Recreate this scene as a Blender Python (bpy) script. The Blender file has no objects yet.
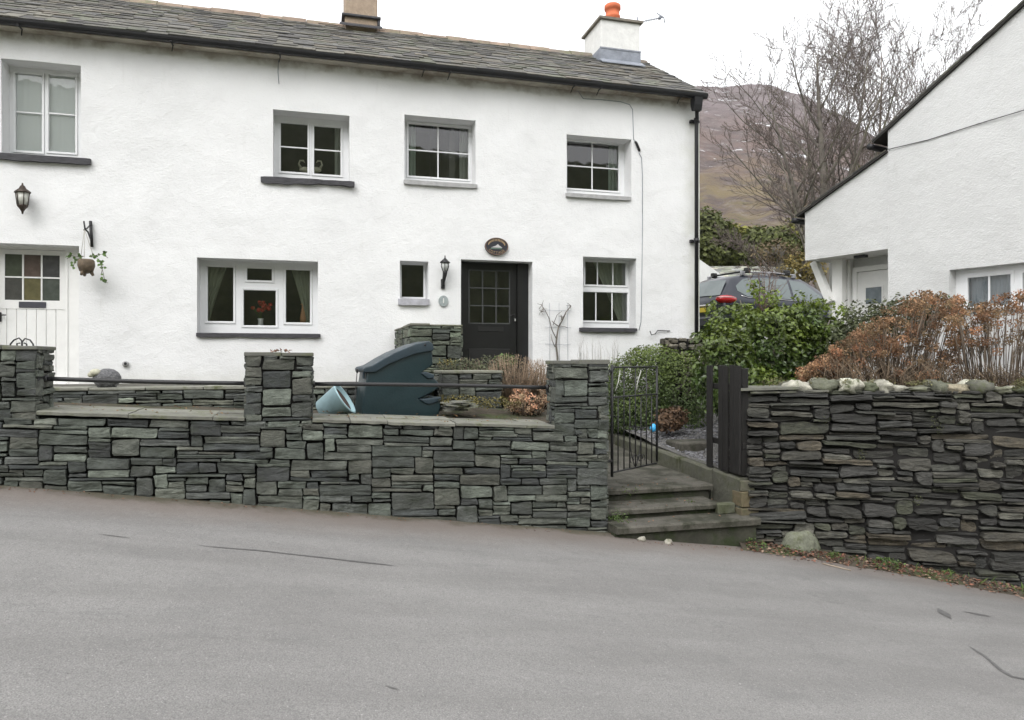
import bpy, math, random
from mathutils import Vector, Matrix, noise
R = random.Random(7)
S = bpy.context.scene
COL = S.collection
TH = math.radians(15.3); CT, ST = math.cos(TH), math.sin(TH); F = 720.0
# ---------------------------------------------------------------- measuring helpers (photo -> metres)
def ux(x): return (x-512)/F
def rat(x):
    u = ux(x); return (u*CT+ST)/(CT-u*ST)
def dep(x, Y): return Y/(CT-ux(x)*ST)
def at(x, y, Y):
    """point of the facade-parallel plane at distance Y seen at x, y"""
    return Vector((rat(x)*Y, Y, (360-y)/F*dep(x, Y)))
def atz(x, y, z):
    xc = ux(x)*z
    return Vector((xc*CT+z*ST, z*CT-xc*ST, (360-y)/F*z))
def wr(x0, x1, y0, y1, Y):
    z = dep((x0+x1)/2, Y)
    return rat(x0)*Y, rat(x1)*Y, (360-y1)/F*z, (360-y0)/F*z     # X0,X1,Z0,Z1
def clamp(v, a, b): return max(a, min(b, v))
def sstep(a, b, v):
    t = clamp((v-a)/(b-a), 0, 1); return t*t*(3-2*t)
def lerp(a, b, t): return a+(b-a)*t
def nz(x, y=0, z=0): return noise.noise(Vector((x, y, z)))
def interp(pts, x):
    if x <= pts[0][0]: return pts[0][1]
    for (a, b), (c, d) in zip(pts, pts[1:]):
        if x <= c: return b+(d-b)*(x-a)/(c-a)
    return pts[-1][1]
# ---------------------------------------------------------------- objects
def tag(o, label=None, cat=None, group=None, kind=None):
    if label: o['label'] = label
    if cat: o['category'] = cat
    if group: o['group'] = group
    if kind: o['kind'] = kind
    return o
def thing(name, label, cat, loc=(0, 0, 0), group=None):
    o = bpy.data.objects.new(name, None); COL.objects.link(o)
    o.empty_display_size = .2
    o.location = loc
    return tag(o, label, cat, group)
class MB:
    def __init__(s): s.v = []; s.f = []; s.m = []; s.c = []; s.sm = []
    def add(s, vs, fs, m=0, c=(1, 1, 1), sm=False):
        n = len(s.v); s.v += [tuple(v) for v in vs]
        for f in fs:
            s.f.append(tuple(n+i for i in f)); s.m.append(m); s.c.append(c); s.sm.append(sm)
    def box(s, x0, x1, y0, y1, z0, z1, m=0, c=(1, 1, 1)):
        vs = [(x0,y0,z0),(x1,y0,z0),(x1,y1,z0),(x0,y1,z0),(x0,y0,z1),(x1,y0,z1),(x1,y1,z1),(x0,y1,z1)]
        s.add(vs, [(0,3,2,1),(4,5,6,7),(0,1,5,4),(1,2,6,5),(2,3,7,6),(3,0,4,7)], m, c)
    def bbox(s, x0, x1, y0, y1, z0, z1, b=.006, m=0, c=(1, 1, 1)):
        """box with chamfered edges"""
        b = min(b, (x1-x0)*.4, (y1-y0)*.4, (z1-z0)*.4)
        vs = []; idx = {}
        X = (x0, x1); Y = (y0, y1); Z = (z0, z1); sg = (1, -1)
        for i in (0, 1):
            for j in (0, 1):
                for k in (0, 1):
                    for a in range(3):
                        p = [X[i], Y[j], Z[k]]
                        for q in range(3):
                            if q != a: p[q] += sg[(i, j, k)[q]]*b
                        idx[i, j, k, a] = len(vs); vs.append(p)
        fs = []
        def q(*k): fs.append([idx[t] for t in k])
        for i in (0, 1):
            q((i,0,0,0),(i,1,0,0),(i,1,1,0),(i,0,1,0)); q((0,i,0,1),(1,i,0,1),(1,i,1,1),(0,i,1,1)); q((0,0,i,2),(1,0,i,2),(1,1,i,2),(0,1,i,2))
            for j in (0, 1):
                q((0,i,j,1),(1,i,j,1),(1,i,j,2),(0,i,j,2)); q((i,0,j,0),(i,1,j,0),(i,1,j,2),(i,0,j,2)); q((i,j,0,0),(i,j,1,0),(i,j,1,1),(i,j,0,1))
                for k in (0, 1): q((i,j,k,0),(i,j,k,1),(i,j,k,2))
        s.add(vs, fs, m, c)
    def tube(s, pts, r, n=8, m=0, c=(1, 1, 1), cap=True, sm=True):
        pts = [Vector(p) for p in pts]
        rs = r if isinstance(r, (list, tuple)) else [r]*len(pts)
        vs = []; prev = None
        for i, p in enumerate(pts):
            d = (pts[min(i+1, len(pts)-1)]-pts[max(i-1, 0)])
            if d.length < 1e-9: d = Vector((0, 0, 1))
            d.normalize()
            if prev is None:
                a = Vector((0, 0, 1)) if abs(d.z) < .9 else Vector((1, 0, 0))
                e = d.cross(a).normalized()
            else:
                e = prev-d*prev.dot(d)
                e = e.normalized() if e.length > 1e-6 else d.orthogonal().normalized()
            prev = e; g = d.cross(e)
            for k in range(n):
                t = 2*math.pi*k/n
                vs.append(p+(e*math.cos(t)+g*math.sin(t))*rs[i])
        fs = []
        for i in range(len(pts)-1):
            for k in range(n):
                a = i*n+k; b = i*n+(k+1) % n
                fs.append((a, b, b+n, a+n))
        if cap:
            fs.append(tuple(range(n-1, -1, -1))); fs.append(tuple((len(pts)-1)*n+k for k in range(n)))
        s.add(vs, fs, m, c, sm)
    def lathe(s, prof, loc, n=16, m=0, c=(1, 1, 1), sx=1, sy=1):
        vs = []
        for (r, z) in prof:
            for k in range(n):
                t = 2*math.pi*k/n
                vs.append((loc[0]+r*math.cos(t)*sx, loc[1]+r*math.sin(t)*sy, loc[2]+z))
        fs = [(i*n+k, i*n+(k+1) % n, (i+1)*n+(k+1) % n, (i+1)*n+k) for i in range(len(prof)-1) for k in range(n)]
        fs.append(tuple(range(n-1, -1, -1))); fs.append(tuple((len(prof)-1)*n+k for k in range(n)))
        s.add(vs, fs, m, c, True)
    def ball(s, cen, rad, m=0, c=(1, 1, 1), nu=12, nv=8, rough=0, seed=0, fr=1.5):
        cen = Vector(cen); vs = []; rad = rad if isinstance(rad, (tuple, list)) else (rad,)*3
        for j in range(nv+1):
            p = math.pi*j/nv
            for i in range(nu):
                t = 2*math.pi*i/nu
                d = Vector((math.sin(p)*math.cos(t), math.sin(p)*math.sin(t), math.cos(p)))
                k = 1+rough*noise.noise(d*fr+Vector((seed*7.3, seed*1.7, 0)))
                vs.append(cen+Vector((d.x*rad[0], d.y*rad[1], d.z*rad[2]))*k)
        fs = [(j*nu+i, (j+1)*nu+i, (j+1)*nu+(i+1) % nu, j*nu+(i+1) % nu) for j in range(nv) for i in range(nu)]
        s.add(vs, fs, m, c, True)
    def prism(s, poly, axis, a, b, m=0, c=(1, 1, 1)):
        """poly of 2-D points extruded from a to b along axis ('x','y','z')"""
        def P(p, t):
            return (t, p[0], p[1]) if axis == 'x' else (p[0], t, p[1]) if axis == 'y' else (p[0], p[1], t)
        n = len(poly)
        vs = [P(p, a) for p in poly]+[P(p, b) for p in poly]
        fs = [tuple(range(n)), tuple(range(2*n-1, n-1, -1))]+[(i, i+n, (i+1) % n+n, (i+1) % n) for i in range(n)]
        s.add(vs, fs, m, c)
    def build(s, name, mats, parent=None, xf=None):
        me = bpy.data.meshes.new(name)
        if not isinstance(mats, (list, tuple)): mats = [mats]
        for mt in mats: me.materials.append(mt)
        me.from_pydata(s.v, [], s.f)
        me.polygons.foreach_set('material_index', s.m)
        me.polygons.foreach_set('use_smooth', s.sm)
        ca = me.color_attributes.new('tint', 'FLOAT_COLOR', 'CORNER')
        buf = []
        for f, c in zip(s.f, s.c): buf += [c[0], c[1], c[2], 1.0]*len(f)
        ca.data.foreach_set('color', buf)
        me.update()
        if xf is not None: me.transform(xf)
        o = bpy.data.objects.new(name, me); COL.objects.link(o)
        if parent is not None:
            o.parent = parent
            off = Vector((0, 0, 0)); p = parent
            while p is not None: off += Vector(p.location); p = p.parent
            me.transform(Matrix.Translation(-off))
        return o
# ---------------------------------------------------------------- materials
def mat(name): 
    m = bpy.data.materials.new(name); m.use_nodes = True
    nt = m.node_tree; return m, nt, nt.nodes['Principled BSDF']
def N(nt, t, **k):
    n = nt.nodes.new(t)
    for a, b in k.items():
        if a in n.inputs: n.inputs[a].default_value = b
        else: setattr(n, a, b)
    return n
def surf(name, col, rough=.7, tint=False, vary=0, vscale=3, bump=0, bscale=20, detail=6, stretch=None, metallic=0, spec=.5, dark=None, dscale=1.5, dlo=.5, dhi=.7, vary2=0, v2scale=40, coat=0, bump2=0, b2scale=60, space='Object'):
    m, nt, bs = mat(name)
    L = nt.links.new
    tc = N(nt, 'ShaderNodeTexCoord'); co = tc.outputs[space]
    if stretch:
        mp = N(nt, 'ShaderNodeMapping'); mp.inputs['Scale'].default_value = stretch; L(co, mp.inputs[0]); co = mp.outputs[0]
    cur = None
    if tint:
        a = N(nt, 'ShaderNodeAttribute'); a.attribute_name = 'tint'
        mx = N(nt, 'ShaderNodeMix', data_type='RGBA', blend_type='MULTIPLY'); mx.inputs[0].default_value = 1
        mx.inputs[6].default_value = (*col, 1); L(a.outputs[0], mx.inputs[7]); cur = mx.outputs[2]
    else:
        rg = N(nt, 'ShaderNodeRGB'); rg.outputs[0].default_value = (*col, 1); cur = rg.outputs[0]
    for (amt, sc) in ((vary, vscale), (vary2, v2scale)):
        if amt:
            no = N(nt, 'ShaderNodeTexNoise'); no.inputs['Scale'].default_value = sc; no.inputs['Detail'].default_value = detail; no.inputs['Roughness'].default_value = .65; L(co, no.inputs[0])
            mr = N(nt, 'ShaderNodeMapRange'); L(no.outputs[0], mr.inputs[0])
            for i, v in zip((1, 2, 3, 4), (.3, .7, 1-amt, 1+amt)): mr.inputs[i].default_value = v
            vm = N(nt, 'ShaderNodeVectorMath', operation='SCALE'); L(cur, vm.inputs[0]); L(mr.outputs[0], vm.inputs['Scale']); cur = vm.outputs[0]
    if dark:
        no = N(nt, 'ShaderNodeTexNoise'); no.inputs['Scale'].default_value = dscale; no.inputs['Detail'].default_value = 8; no.inputs['Roughness'].default_value = .7; L(co, no.inputs[0])
        mr = N(nt, 'ShaderNodeMapRange'); L(no.outputs[0], mr.inputs[0]); mr.inputs[1].default_value = dlo; mr.inputs[2].default_value = dhi
        mx = N(nt, 'ShaderNodeMix', data_type='RGBA'); L(mr.outputs[0], mx.inputs[0]); L(cur, mx.inputs[6]); mx.inputs[7].default_value = (*dark, 1); cur = mx.outputs[2]
    L(cur, bs.inputs['Base Color'])
    bs.inputs['Roughness'].default_value = rough; bs.inputs['Metallic'].default_value = metallic
    bs.inputs['Specular IOR Level'].default_value = spec; bs.inputs['Coat Weight'].default_value = coat
    last = None
    for (am, sc) in ((bump, bscale), (bump2, b2scale)):
        if am:
            no = N(nt, 'ShaderNodeTexNoise'); no.inputs['Scale'].default_value = sc; no.inputs['Detail'].default_value = 5; L(co, no.inputs[0])
            bp = N(nt, 'ShaderNodeBump'); bp.inputs['Strength'].default_value = 1; bp.inputs['Distance'].default_value = am
            L(no.outputs[0], bp.inputs['Height'])
            if last: L(last, bp.inputs['Normal'])
            last = bp.outputs[0]
    if last: L(last, bs.inputs['Normal'])
    return m
def mathn(nt, op, a, b=None):
    n = N(nt, 'ShaderNodeMath', operation=op)
    for i, v in enumerate((a, b)):
        if v is None: continue
        if isinstance(v, (int, float)): n.inputs[i].default_value = v
        else: nt.links.new(v, n.inputs[i])
    return n.outputs[0]
def mixc(nt, f, a, b):
    n = N(nt, 'ShaderNodeMix', data_type='RGBA')
    for i, v in ((0, f), (6, a), (7, b)):
        if isinstance(v, tuple): n.inputs[i].default_value = (*v, 1)
        elif isinstance(v, (int, float)): n.inputs[i].default_value = v
        else: nt.links.new(v, n.inputs[i])
    return n.outputs[2]
def noisen(nt, co, sc, det=6, ro=.6, lo=None, hi=None):
    n = N(nt, 'ShaderNodeTexNoise'); n.inputs['Scale'].default_value = sc; n.inputs['Detail'].default_value = det; n.inputs['Roughness'].default_value = ro
    nt.links.new(co, n.inputs[0])
    if lo is None: return n.outputs[0]
    m = N(nt, 'ShaderNodeMapRange', interpolation_type='SMOOTHSTEP'); nt.links.new(n.outputs[0], m.inputs[0]); m.inputs[1].default_value = lo; m.inputs[2].default_value = hi
    return m.outputs[0]
def ramp01(nt, v, lo, hi):
    m = N(nt, 'ShaderNodeMapRange', interpolation_type='SMOOTHSTEP'); nt.links.new(v, m.inputs[0]); m.inputs[1].default_value = lo; m.inputs[2].default_value = hi
    return m.outputs[0]

def render_mat(name, col, algae=True, dirt=(.35,.33,.28), bumpd=.008):
    """lime-washed roughcast"""
    m, nt, bs = mat(name); L = nt.links.new
    g = N(nt, 'ShaderNodeNewGeometry'); P = g.outputs['Position']
    sep = N(nt, 'ShaderNodeSeparateXYZ'); L(P, sep.inputs[0])
    c = mixc(nt, noisen(nt, P, 1.1, 8, .65, .35, .75), col, tuple(v*.93 for v in col))
    mpv = N(nt, 'ShaderNodeMapping'); mpv.inputs['Scale'].default_value = (5, 5, .5); L(P, mpv.inputs[0])
    st = noisen(nt, mpv.outputs[0], 1.6, 6, .6, .6, .85)
    c = mixc(nt, mathn(nt, 'MULTIPLY', st, .22), c, dirt)
    c = mixc(nt, mathn(nt, 'MULTIPLY', noisen(nt, P, 9, 6, .7, .62, .8), .16), c, dirt)
    if algae:
        # brown drip stain along the wall head, green at the damp corner and foot
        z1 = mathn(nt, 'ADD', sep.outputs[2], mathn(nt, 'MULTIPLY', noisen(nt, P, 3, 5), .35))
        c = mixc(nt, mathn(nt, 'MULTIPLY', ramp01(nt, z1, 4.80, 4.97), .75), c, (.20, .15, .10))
        x1 = mathn(nt, 'ADD', sep.outputs[0], mathn(nt, 'MULTIPLY', noisen(nt, P, 2.5, 6), .8))
        c = mixc(nt, mathn(nt, 'MULTIPLY', ramp01(nt, x1, 6.85, 7.5), .45), c, (.40, .42, .25))
        z2 = mathn(nt, 'SUBTRACT', mathn(nt, 'MULTIPLY', noisen(nt, P, 4, 6), .5), sep.outputs[2])
        c = mixc(nt, mathn(nt, 'MULTIPLY', ramp01(nt, z2, .25, .75), .35), c, (.45, .45, .36))
    L(c, bs.inputs['Base Color']); bs.inputs['Roughness'].default_value = .9; bs.inputs['Specular IOR Level'].default_value = .2
    n1 = noisen(nt, P, 3.2, 4, .55); mp2 = N(nt, 'ShaderNodeMapping'); mp2.inputs['Scale'].default_value = (1, 1, 1.8); L(P, mp2.inputs[0])
    n2 = noisen(nt, mp2.outputs[0], 27, 7, .68)
    b1 = N(nt, 'ShaderNodeBump'); b1.inputs['Distance'].default_value = .026; b1.inputs['Strength'].default_value = .8; L(n1, b1.inputs['Height'])
    b2 = N(nt, 'ShaderNodeBump'); b2.inputs['Distance'].default_value = bumpd; b2.inputs['Strength'].default_value = 1; L(n2, b2.inputs['Height']); L(b1.outputs[0], b2.inputs['Normal'])
    L(b2.outputs[0], bs.inputs['Normal'])
    return m
def glass_mat(name='window glass', tintc=(.93, .96, .95)):
    m, nt, bs = mat(name); L = nt.links.new
    nt.nodes.remove(bs)
    tr = N(nt, 'ShaderNodeBsdfTransparent'); tr.inputs[0].default_value = (*tintc, 1)
    gl = N(nt, 'ShaderNodeBsdfGlossy'); gl.inputs['Roughness'].default_value = .02
    fr = N(nt, 'ShaderNodeFresnel'); fr.inputs[0].default_value = 1.5
    g = N(nt, 'ShaderNodeTexCoord')
    bp = N(nt, 'ShaderNodeBump'); bp.inputs['Distance'].default_value = .0012; L(noisen(nt, g.outputs['Object'], 2.5, 2), bp.inputs['Height']); L(bp.outputs[0], gl.inputs['Normal'])
    mx = N(nt, 'ShaderNodeMixShader'); L(mathn(nt, 'MINIMUM', mathn(nt, 'MULTIPLY', fr.outputs[0], 2.6), .9), mx.inputs[0]); L(tr.outputs[0], mx.inputs[1]); L(gl.outputs[0], mx.inputs[2])
    L(mx.outputs[0], nt.nodes['Material Output'].inputs[0])
    return m
def leaf_mat(name, col, trans=.25, rough=.5):
    m, nt, bs = mat(name); L = nt.links.new
    a = N(nt, 'ShaderNodeAttribute'); a.attribute_name = 'tint'
    mx = N(nt, 'ShaderNodeMix', data_type='RGBA', blend_type='MULTIPLY'); mx.inputs[0].default_value = 1
    mx.inputs[6].default_value = (*col, 1); L(a.outputs[0], mx.inputs[7])
    L(mx.outputs[2], bs.inputs['Base Color']); bs.inputs['Roughness'].default_value = rough
    if trans:
        t = N(nt, 'ShaderNodeBsdfTranslucent'); L(mx.outputs[2], t.inputs[0])
        ms = N(nt, 'ShaderNodeMixShader'); ms.inputs[0].default_value = trans
        L(bs.outputs[0], ms.inputs[1]); L(t.outputs[0], ms.inputs[2]); L(ms.outputs[0], nt.nodes['Material Output'].inputs[0])
    return m
M = {}
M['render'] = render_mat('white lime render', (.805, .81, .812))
M['render2'] = render_mat('grey white roughcast', (.66, .665, .66), algae=False, dirt=(.30, .30, .27), bumpd=.011)
M['chim_white'] = surf('chimney white render', (.74, .74, .72), .9, vary=.08, vscale=6, bump=.01, bscale=14)
M['chim_tan'] = surf('chimney buff render', (.36, .28, .21), .9, vary=.2, vscale=7, bump=.01, bscale=18, dark=(.22, .2, .17), dscale=4, dlo=.55, dhi=.8)
M['lead'] = surf('lead flashing', (.24, .26, .30), .6, vary=.25, vscale=8, bump=.005, bscale=10)
M['terracotta'] = surf('terracotta', (.62, .16, .07), .8, vary=.2, vscale=9, bump=.003)
M['ridge'] = surf('ridge stone', (.27, .21, .165), .9, tint=True, vary=.25, vscale=5, bump=.01, bscale=20, dark=(.16, .17, .10), dscale=4, dlo=.5, dhi=.7)
M['upvc'] = surf('white window frame', (.78, .79, .80), .35, spec=.5, vary=.03, vscale=4)
M['paintw'] = surf('white gloss paint', (.80, .80, .785), .4, vary=.05, vscale=5, bump=.001, bscale=30)
M['black'] = surf('black gloss paint', (.007, .007, .0075), .35, vary=.3, vscale=6, bump=.001, bscale=25)
M['gutter'] = surf('black plastic gutter', (.010, .010, .012), .45, vary=.3, vscale=4)
M['iron'] = surf('black wrought iron', (.016, .016, .017), .5, vary=.4, vscale=30, bump=.001, bscale=80)
M['slate_sill'] = surf('slate sill', (.055, .054, .06), .7, vary=.35, vscale=9, bump=.006, bscale=25, stretch=(1, 1, 4))
M['lilac_sill'] = surf('painted slate sill', (.40, .40, .435), .7, vary=.2, vscale=9, bump=.004, bscale=25)
M['grey_sill'] = surf('grey painted sill', (.40, .40, .40), .7, vary=.2, vscale=9, bump=.004, bscale=25)
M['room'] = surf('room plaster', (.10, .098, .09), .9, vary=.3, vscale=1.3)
M['curtain'] = leaf_mat('curtain cloth', (.62, .64, .58), .35, .9)
M['curtain_g'] = leaf_mat('sage curtain cloth', (.33, .36, .27), .3, .9)
M['net'] = leaf_mat('net curtain', (.74, .80, .84), 0, .9)
M['glass'] = glass_mat()
M['roofslate'] = surf('roof slate', (.108, .106, .101), .85, tint=True, vary=.35, vscale=9, bump=.008, bscale=30, vary2=.25, v2scale=60, dark=(.15, .145, .11), dscale=3.2, dlo=.54, dhi=.8)
M['roofunder'] = surf('roof underlay', (.03, .028, .025), .9)
M['stoneA'] = surf('grey green slate stone', (.086, .092, .085), .8, tint=True, vary=.5, vscale=5, bump=.012, bscale=22, stretch=(1, 1, 2.2), vary2=.22, v2scale=45, dark=(.034, .040, .029), dscale=3.2, dlo=.48, dhi=.66, bump2=.006, b2scale=90)
M['stoneB'] = surf('dark rubble slate', (.058, .057, .051), .8, tint=True, vary=.4, vscale=9, bump=.02, bscale=16, stretch=(1, 1, 2.6), vary2=.3, v2scale=50, dark=(.03, .03, .027), dscale=3, dlo=.48, dhi=.7, bump2=.006, b2scale=80)
M['stonetop'] = surf('lichened cap stone', (.24, .24, .215), .85, tint=True, vary=.4, vscale=8, bump=.02, bscale=12, vary2=.25, v2scale=50, dark=(.09, .10, .05), dscale=5, dlo=.5, dhi=.65)
M['core'] = surf('wall core earth', (.012, .011, .010), .95)
M['cope'] = surf('slate coping flag', (.20, .20, .175), .85, tint=True, vary=.3, vscale=5, bump=.008, bscale=20, dark=(.10, .11, .055), dscale=5, dlo=.5, dhi=.66)
M['step'] = surf('worn concrete step', (.105, .098, .082), .9, vary=.25, vscale=3, bump=.008, bscale=22, dark=(.030, .031, .019), dscale=2.6, dlo=.42, dhi=.60, vary2=.2, v2scale=60)
M['kerb'] = surf('mossy kerb stone', (.105, .105, .085), .9, tint=True, vary=.3, vscale=4, bump=.012, bscale=15, dark=(.05, .056, .025), dscale=4, dlo=.47, dhi=.65)
M['boardblack'] = surf('dark stained board', (.0085, .0075, .0065), .75, vary=.5, vscale=6, stretch=(6, 6, .6), bump=.003, bscale=20)
M['soil'] = surf('garden soil', (.06, .05, .035), .95, vary=.4, vscale=6, bump=.03, bscale=15, dark=(.05, .07, .02), dscale=2, dlo=.5, dhi=.65)
M['gravel'] = surf('slate chippings', (.135, .132, .125), .9, vary=.2, vscale=3, bump=.03, bscale=45, vary2=.6, v2scale=38)
M['grassland'] = surf('rough grass', (.075, .085, .035), .95, vary=.4, vscale=.5, bump=.05, bscale=6, vary2=.3, v2scale=4)
M['bark'] = surf('grey brown bark', (.145, .130, .110), .9, tint=True, vary=.3, vscale=5, dark=(.12, .13, .05), dscale=2, dlo=.55, dhi=.75)
M['twig'] = surf('dry brown stem', (.135, .105, .078), .9, tint=True, vary=.3, vscale=9)
M['leaf_ivy'] = leaf_mat('glossy ivy leaf', (.048, .078, .020), .2, .34)
M['leaf_box'] = leaf_mat('fine hedge leaf', (.070, .105, .032), .25, .55)
M['leaf_ever'] = leaf_mat('evergreen foliage', (.065, .073, .030), .2, .7)
M['leaf_heath'] = leaf_mat('heather foliage', (.10, .11, .06), .2, .7)
M['dry'] = leaf_mat('dry brown petals', (.245, .15, .088), .25, .8)
M['dry_pink'] = leaf_mat('dry pinkish petals', (.36, .25, .17), .25, .8)
M['litter'] = leaf_mat('fallen leaf', (.17, .112, .078), .1, .85)
M['weed'] = leaf_mat('weed leaf', (.075, .12, .03), .2, .6)
EXPOSURE = .38
# ---------------------------------------------------------------- dry stone walling
def pack(s0, s1, h0, h1, cw, ch, wrange, hpick, inside, rnd):
    nx = int(round((s1-s0)/cw)); ny = int(round((h1-h0)/ch))
    occ = [[not inside(s0+(i+.5)*cw, h0+(j+.5)*ch) for i in range(nx)] for j in range(ny)]
    out = []
    for j in range(ny):
        i = 0
        while i < nx:
            if occ[j][i]: i += 1; continue
            free = 0
            while i+free < nx and not occ[j][i+free]: free += 1
            hh = hpick(rnd)
            w = rnd.randint(*wrange)
            if hh >= 4: w = max(3, int(w*rnd.uniform(.55, 1)))
            if hh == 1: w = int(w*1.15)
            if free-w < 3: w = free if free <= w+2 else free-3
            w = min(w, free)
            hh = min(hh, ny-j)
            k = 1
            while k < hh and all(not occ[j+k][q] for q in range(i, i+w)): k += 1
            for a in range(k):
                for q in range(i, i+w): occ[j+a][q] = True
            out.append((s0+i*cw, s0+(i+w)*cw, h0+j*ch, h0+(j+k)*ch))
            i += w
    return out
def stone(mb, rc, fr, rnd, tints, gap=.003, rounded=.2, proud=(.0, .03), bulge=.004, jit=.008, depth=.09, m=0):
    a, b, c, d = rc
    w, h = b-a, d-c
    ja = min(jit, w*.16, h*.22)
    def j(v=ja): return rnd.uniform(-v, v)
    a += gap; b -= gap; c += gap; d -= gap
    cs = [(a+j(), c+j()), (b+j(), c+j()), (b+j(), d+j()), (a+j(), d+j())]
    if rounded > .5:      # tapering ends of rubble
        k = min(w*.3, h*.9)
        t = [rnd.uniform(0, 1) for _ in range(4)]
        cs = [(a+k*t[0]*.6, c+h*.12*t[1]), (b-k*t[1]*.6, c+h*.12*t[2]), (b-k*t[2]*.6, d-h*.12*t[3]), (a+k*t[3]*.6, d-h*.12*t[0])]
    if .3 < rounded <= .5:     # split slates: ends of unequal height, slightly tilted
        t = [rnd.random()**1.5*.40 for _ in range(4)]; k = rnd.uniform(-.045, .045)*w*.5
        e_ = [rnd.uniform(0, .35)*min(h, w*.3) for _ in range(4)]
        cs = [(a+e_[0], c+h*t[0]-k), (b-e_[1], c+h*t[1]*.8+k), (b-e_[2], d-h*t[2]+k), (a+e_[3], d-h*t[3]*.8-k)]
    elif rounded <= .3:
        t = [rnd.random()**2*.11 for _ in range(4)]; e_ = [rnd.random()**2*.014 for _ in range(4)]
        cs = [(cs[0][0]+e_[0], cs[0][1]+h*t[0]), (cs[1][0]-e_[1], cs[1][1]+h*t[1]), (cs[2][0]-e_[2], cs[2][1]-h*t[2]), (cs[3][0]+e_[3], cs[3][1]-h*t[3])]
    r = rounded*min(w, h)*.5
    out = []
    for i in range(4):
        p = Vector(cs[i]); q = Vector(cs[i-1]); n = Vector(cs[(i+1) % 4])
        e1 = (q-p); e2 = (n-p)
        rr = min(r, e1.length*.4, e2.length*.4)
        p1 = p+e1.normalized()*rr*rnd.uniform(.7, 1.3); p2 = p+e2.normalized()*rr*rnd.uniform(.7, 1.3)
        out.append(p1)
        if rounded > .15: out.append(p*.42+(p1+p2)*.29)
        out.append(p2)
        mid = (p+n)*.5
        seg = 1 if e2.length < .12 else 3 if e2.length > .3 else 2
        for s_ in range(seg):
            t = (s_+1)/(seg+1)
            mid = p2.lerp(n-(n-p).normalized()*rr, t)
            nn = Vector((e2.y, -e2.x)).normalized()
            out.append(mid+nn*(rnd.uniform(-1, 1)*ja*.55+(.03*h+rnd.uniform(-.05, .05)*h if .3 < rounded <= .5 else 0)))
    n = len(out); cx = sum(p.x for p in out)/n; cy = sum(p.y for p in out)/n
    pr = rnd.uniform(*proud); tx, ty = rnd.uniform(-1, 1)*.012/max(w, .1), rnd.uniform(-1, 1)*.03/max(h, .05)*.3
    if rounded <= .3: rings = [(1, -depth, 0), (1, -.005, 0), (.955, .0, 1), (.6, .002, 1.5)]
    elif rounded <= .5: rings = [(1.02, -depth, 0), (1.0, -.014, .3), (.955, .0, 1), (.6, .001, 1.7)]
    else: rings = [(.9, -depth, 0), (1, -.02, 0), (.93, .0, .3), (.8, bulge*.7, .8)]
    vs = []
    for (k, dd, tl) in rings:
        for p in out:
            ddx = (p.x-cx); ddy = (p.y-cy)
            if k < 1:
                sx = 1-(1-k)*min(1, .12/max(w, .02)) if rounded <= .5 else k
                sy = 1-(1-k)*min(1.6, .1/max(h, .02)) if rounded <= .5 else k
            else: sx = sy = 1
            s_, h_ = cx+ddx*sx, cy+ddy*sy
            rg = (.010 if rounded <= .3 else .018)*noise.noise(Vector((s_*14, h_*30, pr*50))) if tl else 0
            vs.append(fr(s_, h_, pr*(1 if dd > -.05 else 0)+dd+tl*(tx*ddx+ty*ddy)+rg))
    vs.append(fr(cx, cy, pr+(bulge if rounded > .5 else .001)))
    fs = []
    for q in range(len(rings)-1):
        for i in range(n):
            fs.append((q*n+i, q*n+(i+1) % n, (q+1)*n+(i+1) % n, (q+1)*n+i))
    L = len(rings)-1
    for i in range(n): fs.append((L*n+i, L*n+(i+1) % n, (L+1)*n))
    t = rnd.choice(tints); k = rnd.uniform(.78, 1.25)
    mb.add(vs, fs, m, (t[0]*k, t[1]*k, t[2]*k), rounded > .5)
def plane_frame(ox, oy, dx, dy, nx, ny, lean=0, hb=0, shear=0):
    def fr(s, h, d):
        z = h+shear*s
        o = d-(z-hb)*lean
        return (ox+dx*s+nx*o, oy+dy*s+ny*o, z)
    return fr
TA = [(1,1,1),(1.15,1.12,1.0),(.8,.8,.78),(1.35,1.36,1.22),(1,1,.92),(.6,.6,.63),(1.15,1.22,1.12),(.85,.9,.84),(1.05,1,.9),(.55,.57,.6),(.75,.78,.75),(1.5,1.58,1.42)]
TB = [(1,1,1),(1.15,1.13,1.05),(.7,.7,.72),(1.6,1.58,1.42),(.5,.5,.5),(1,.95,.85),(.8,.83,.86),(1.3,1.14,.92),(.9,.97,.75),(1.25,1.3,1.22),(.65,.65,.62),(1.9,1.9,1.75),(.55,.56,.55),(.85,.87,.8)]
def hpA(r): return r.choice([1, 1, 1, 2, 2, 2, 2, 3, 3, 4, 5])
def hpB(r): return r.choice([1, 1, 1, 2, 2, 2, 2, 3, 3, 4, 5])
def roadz(X):
    return -1.53-.135*clamp(X, -14, 14)-.02*sstep(5, 8, X)*(X-5)
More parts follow.
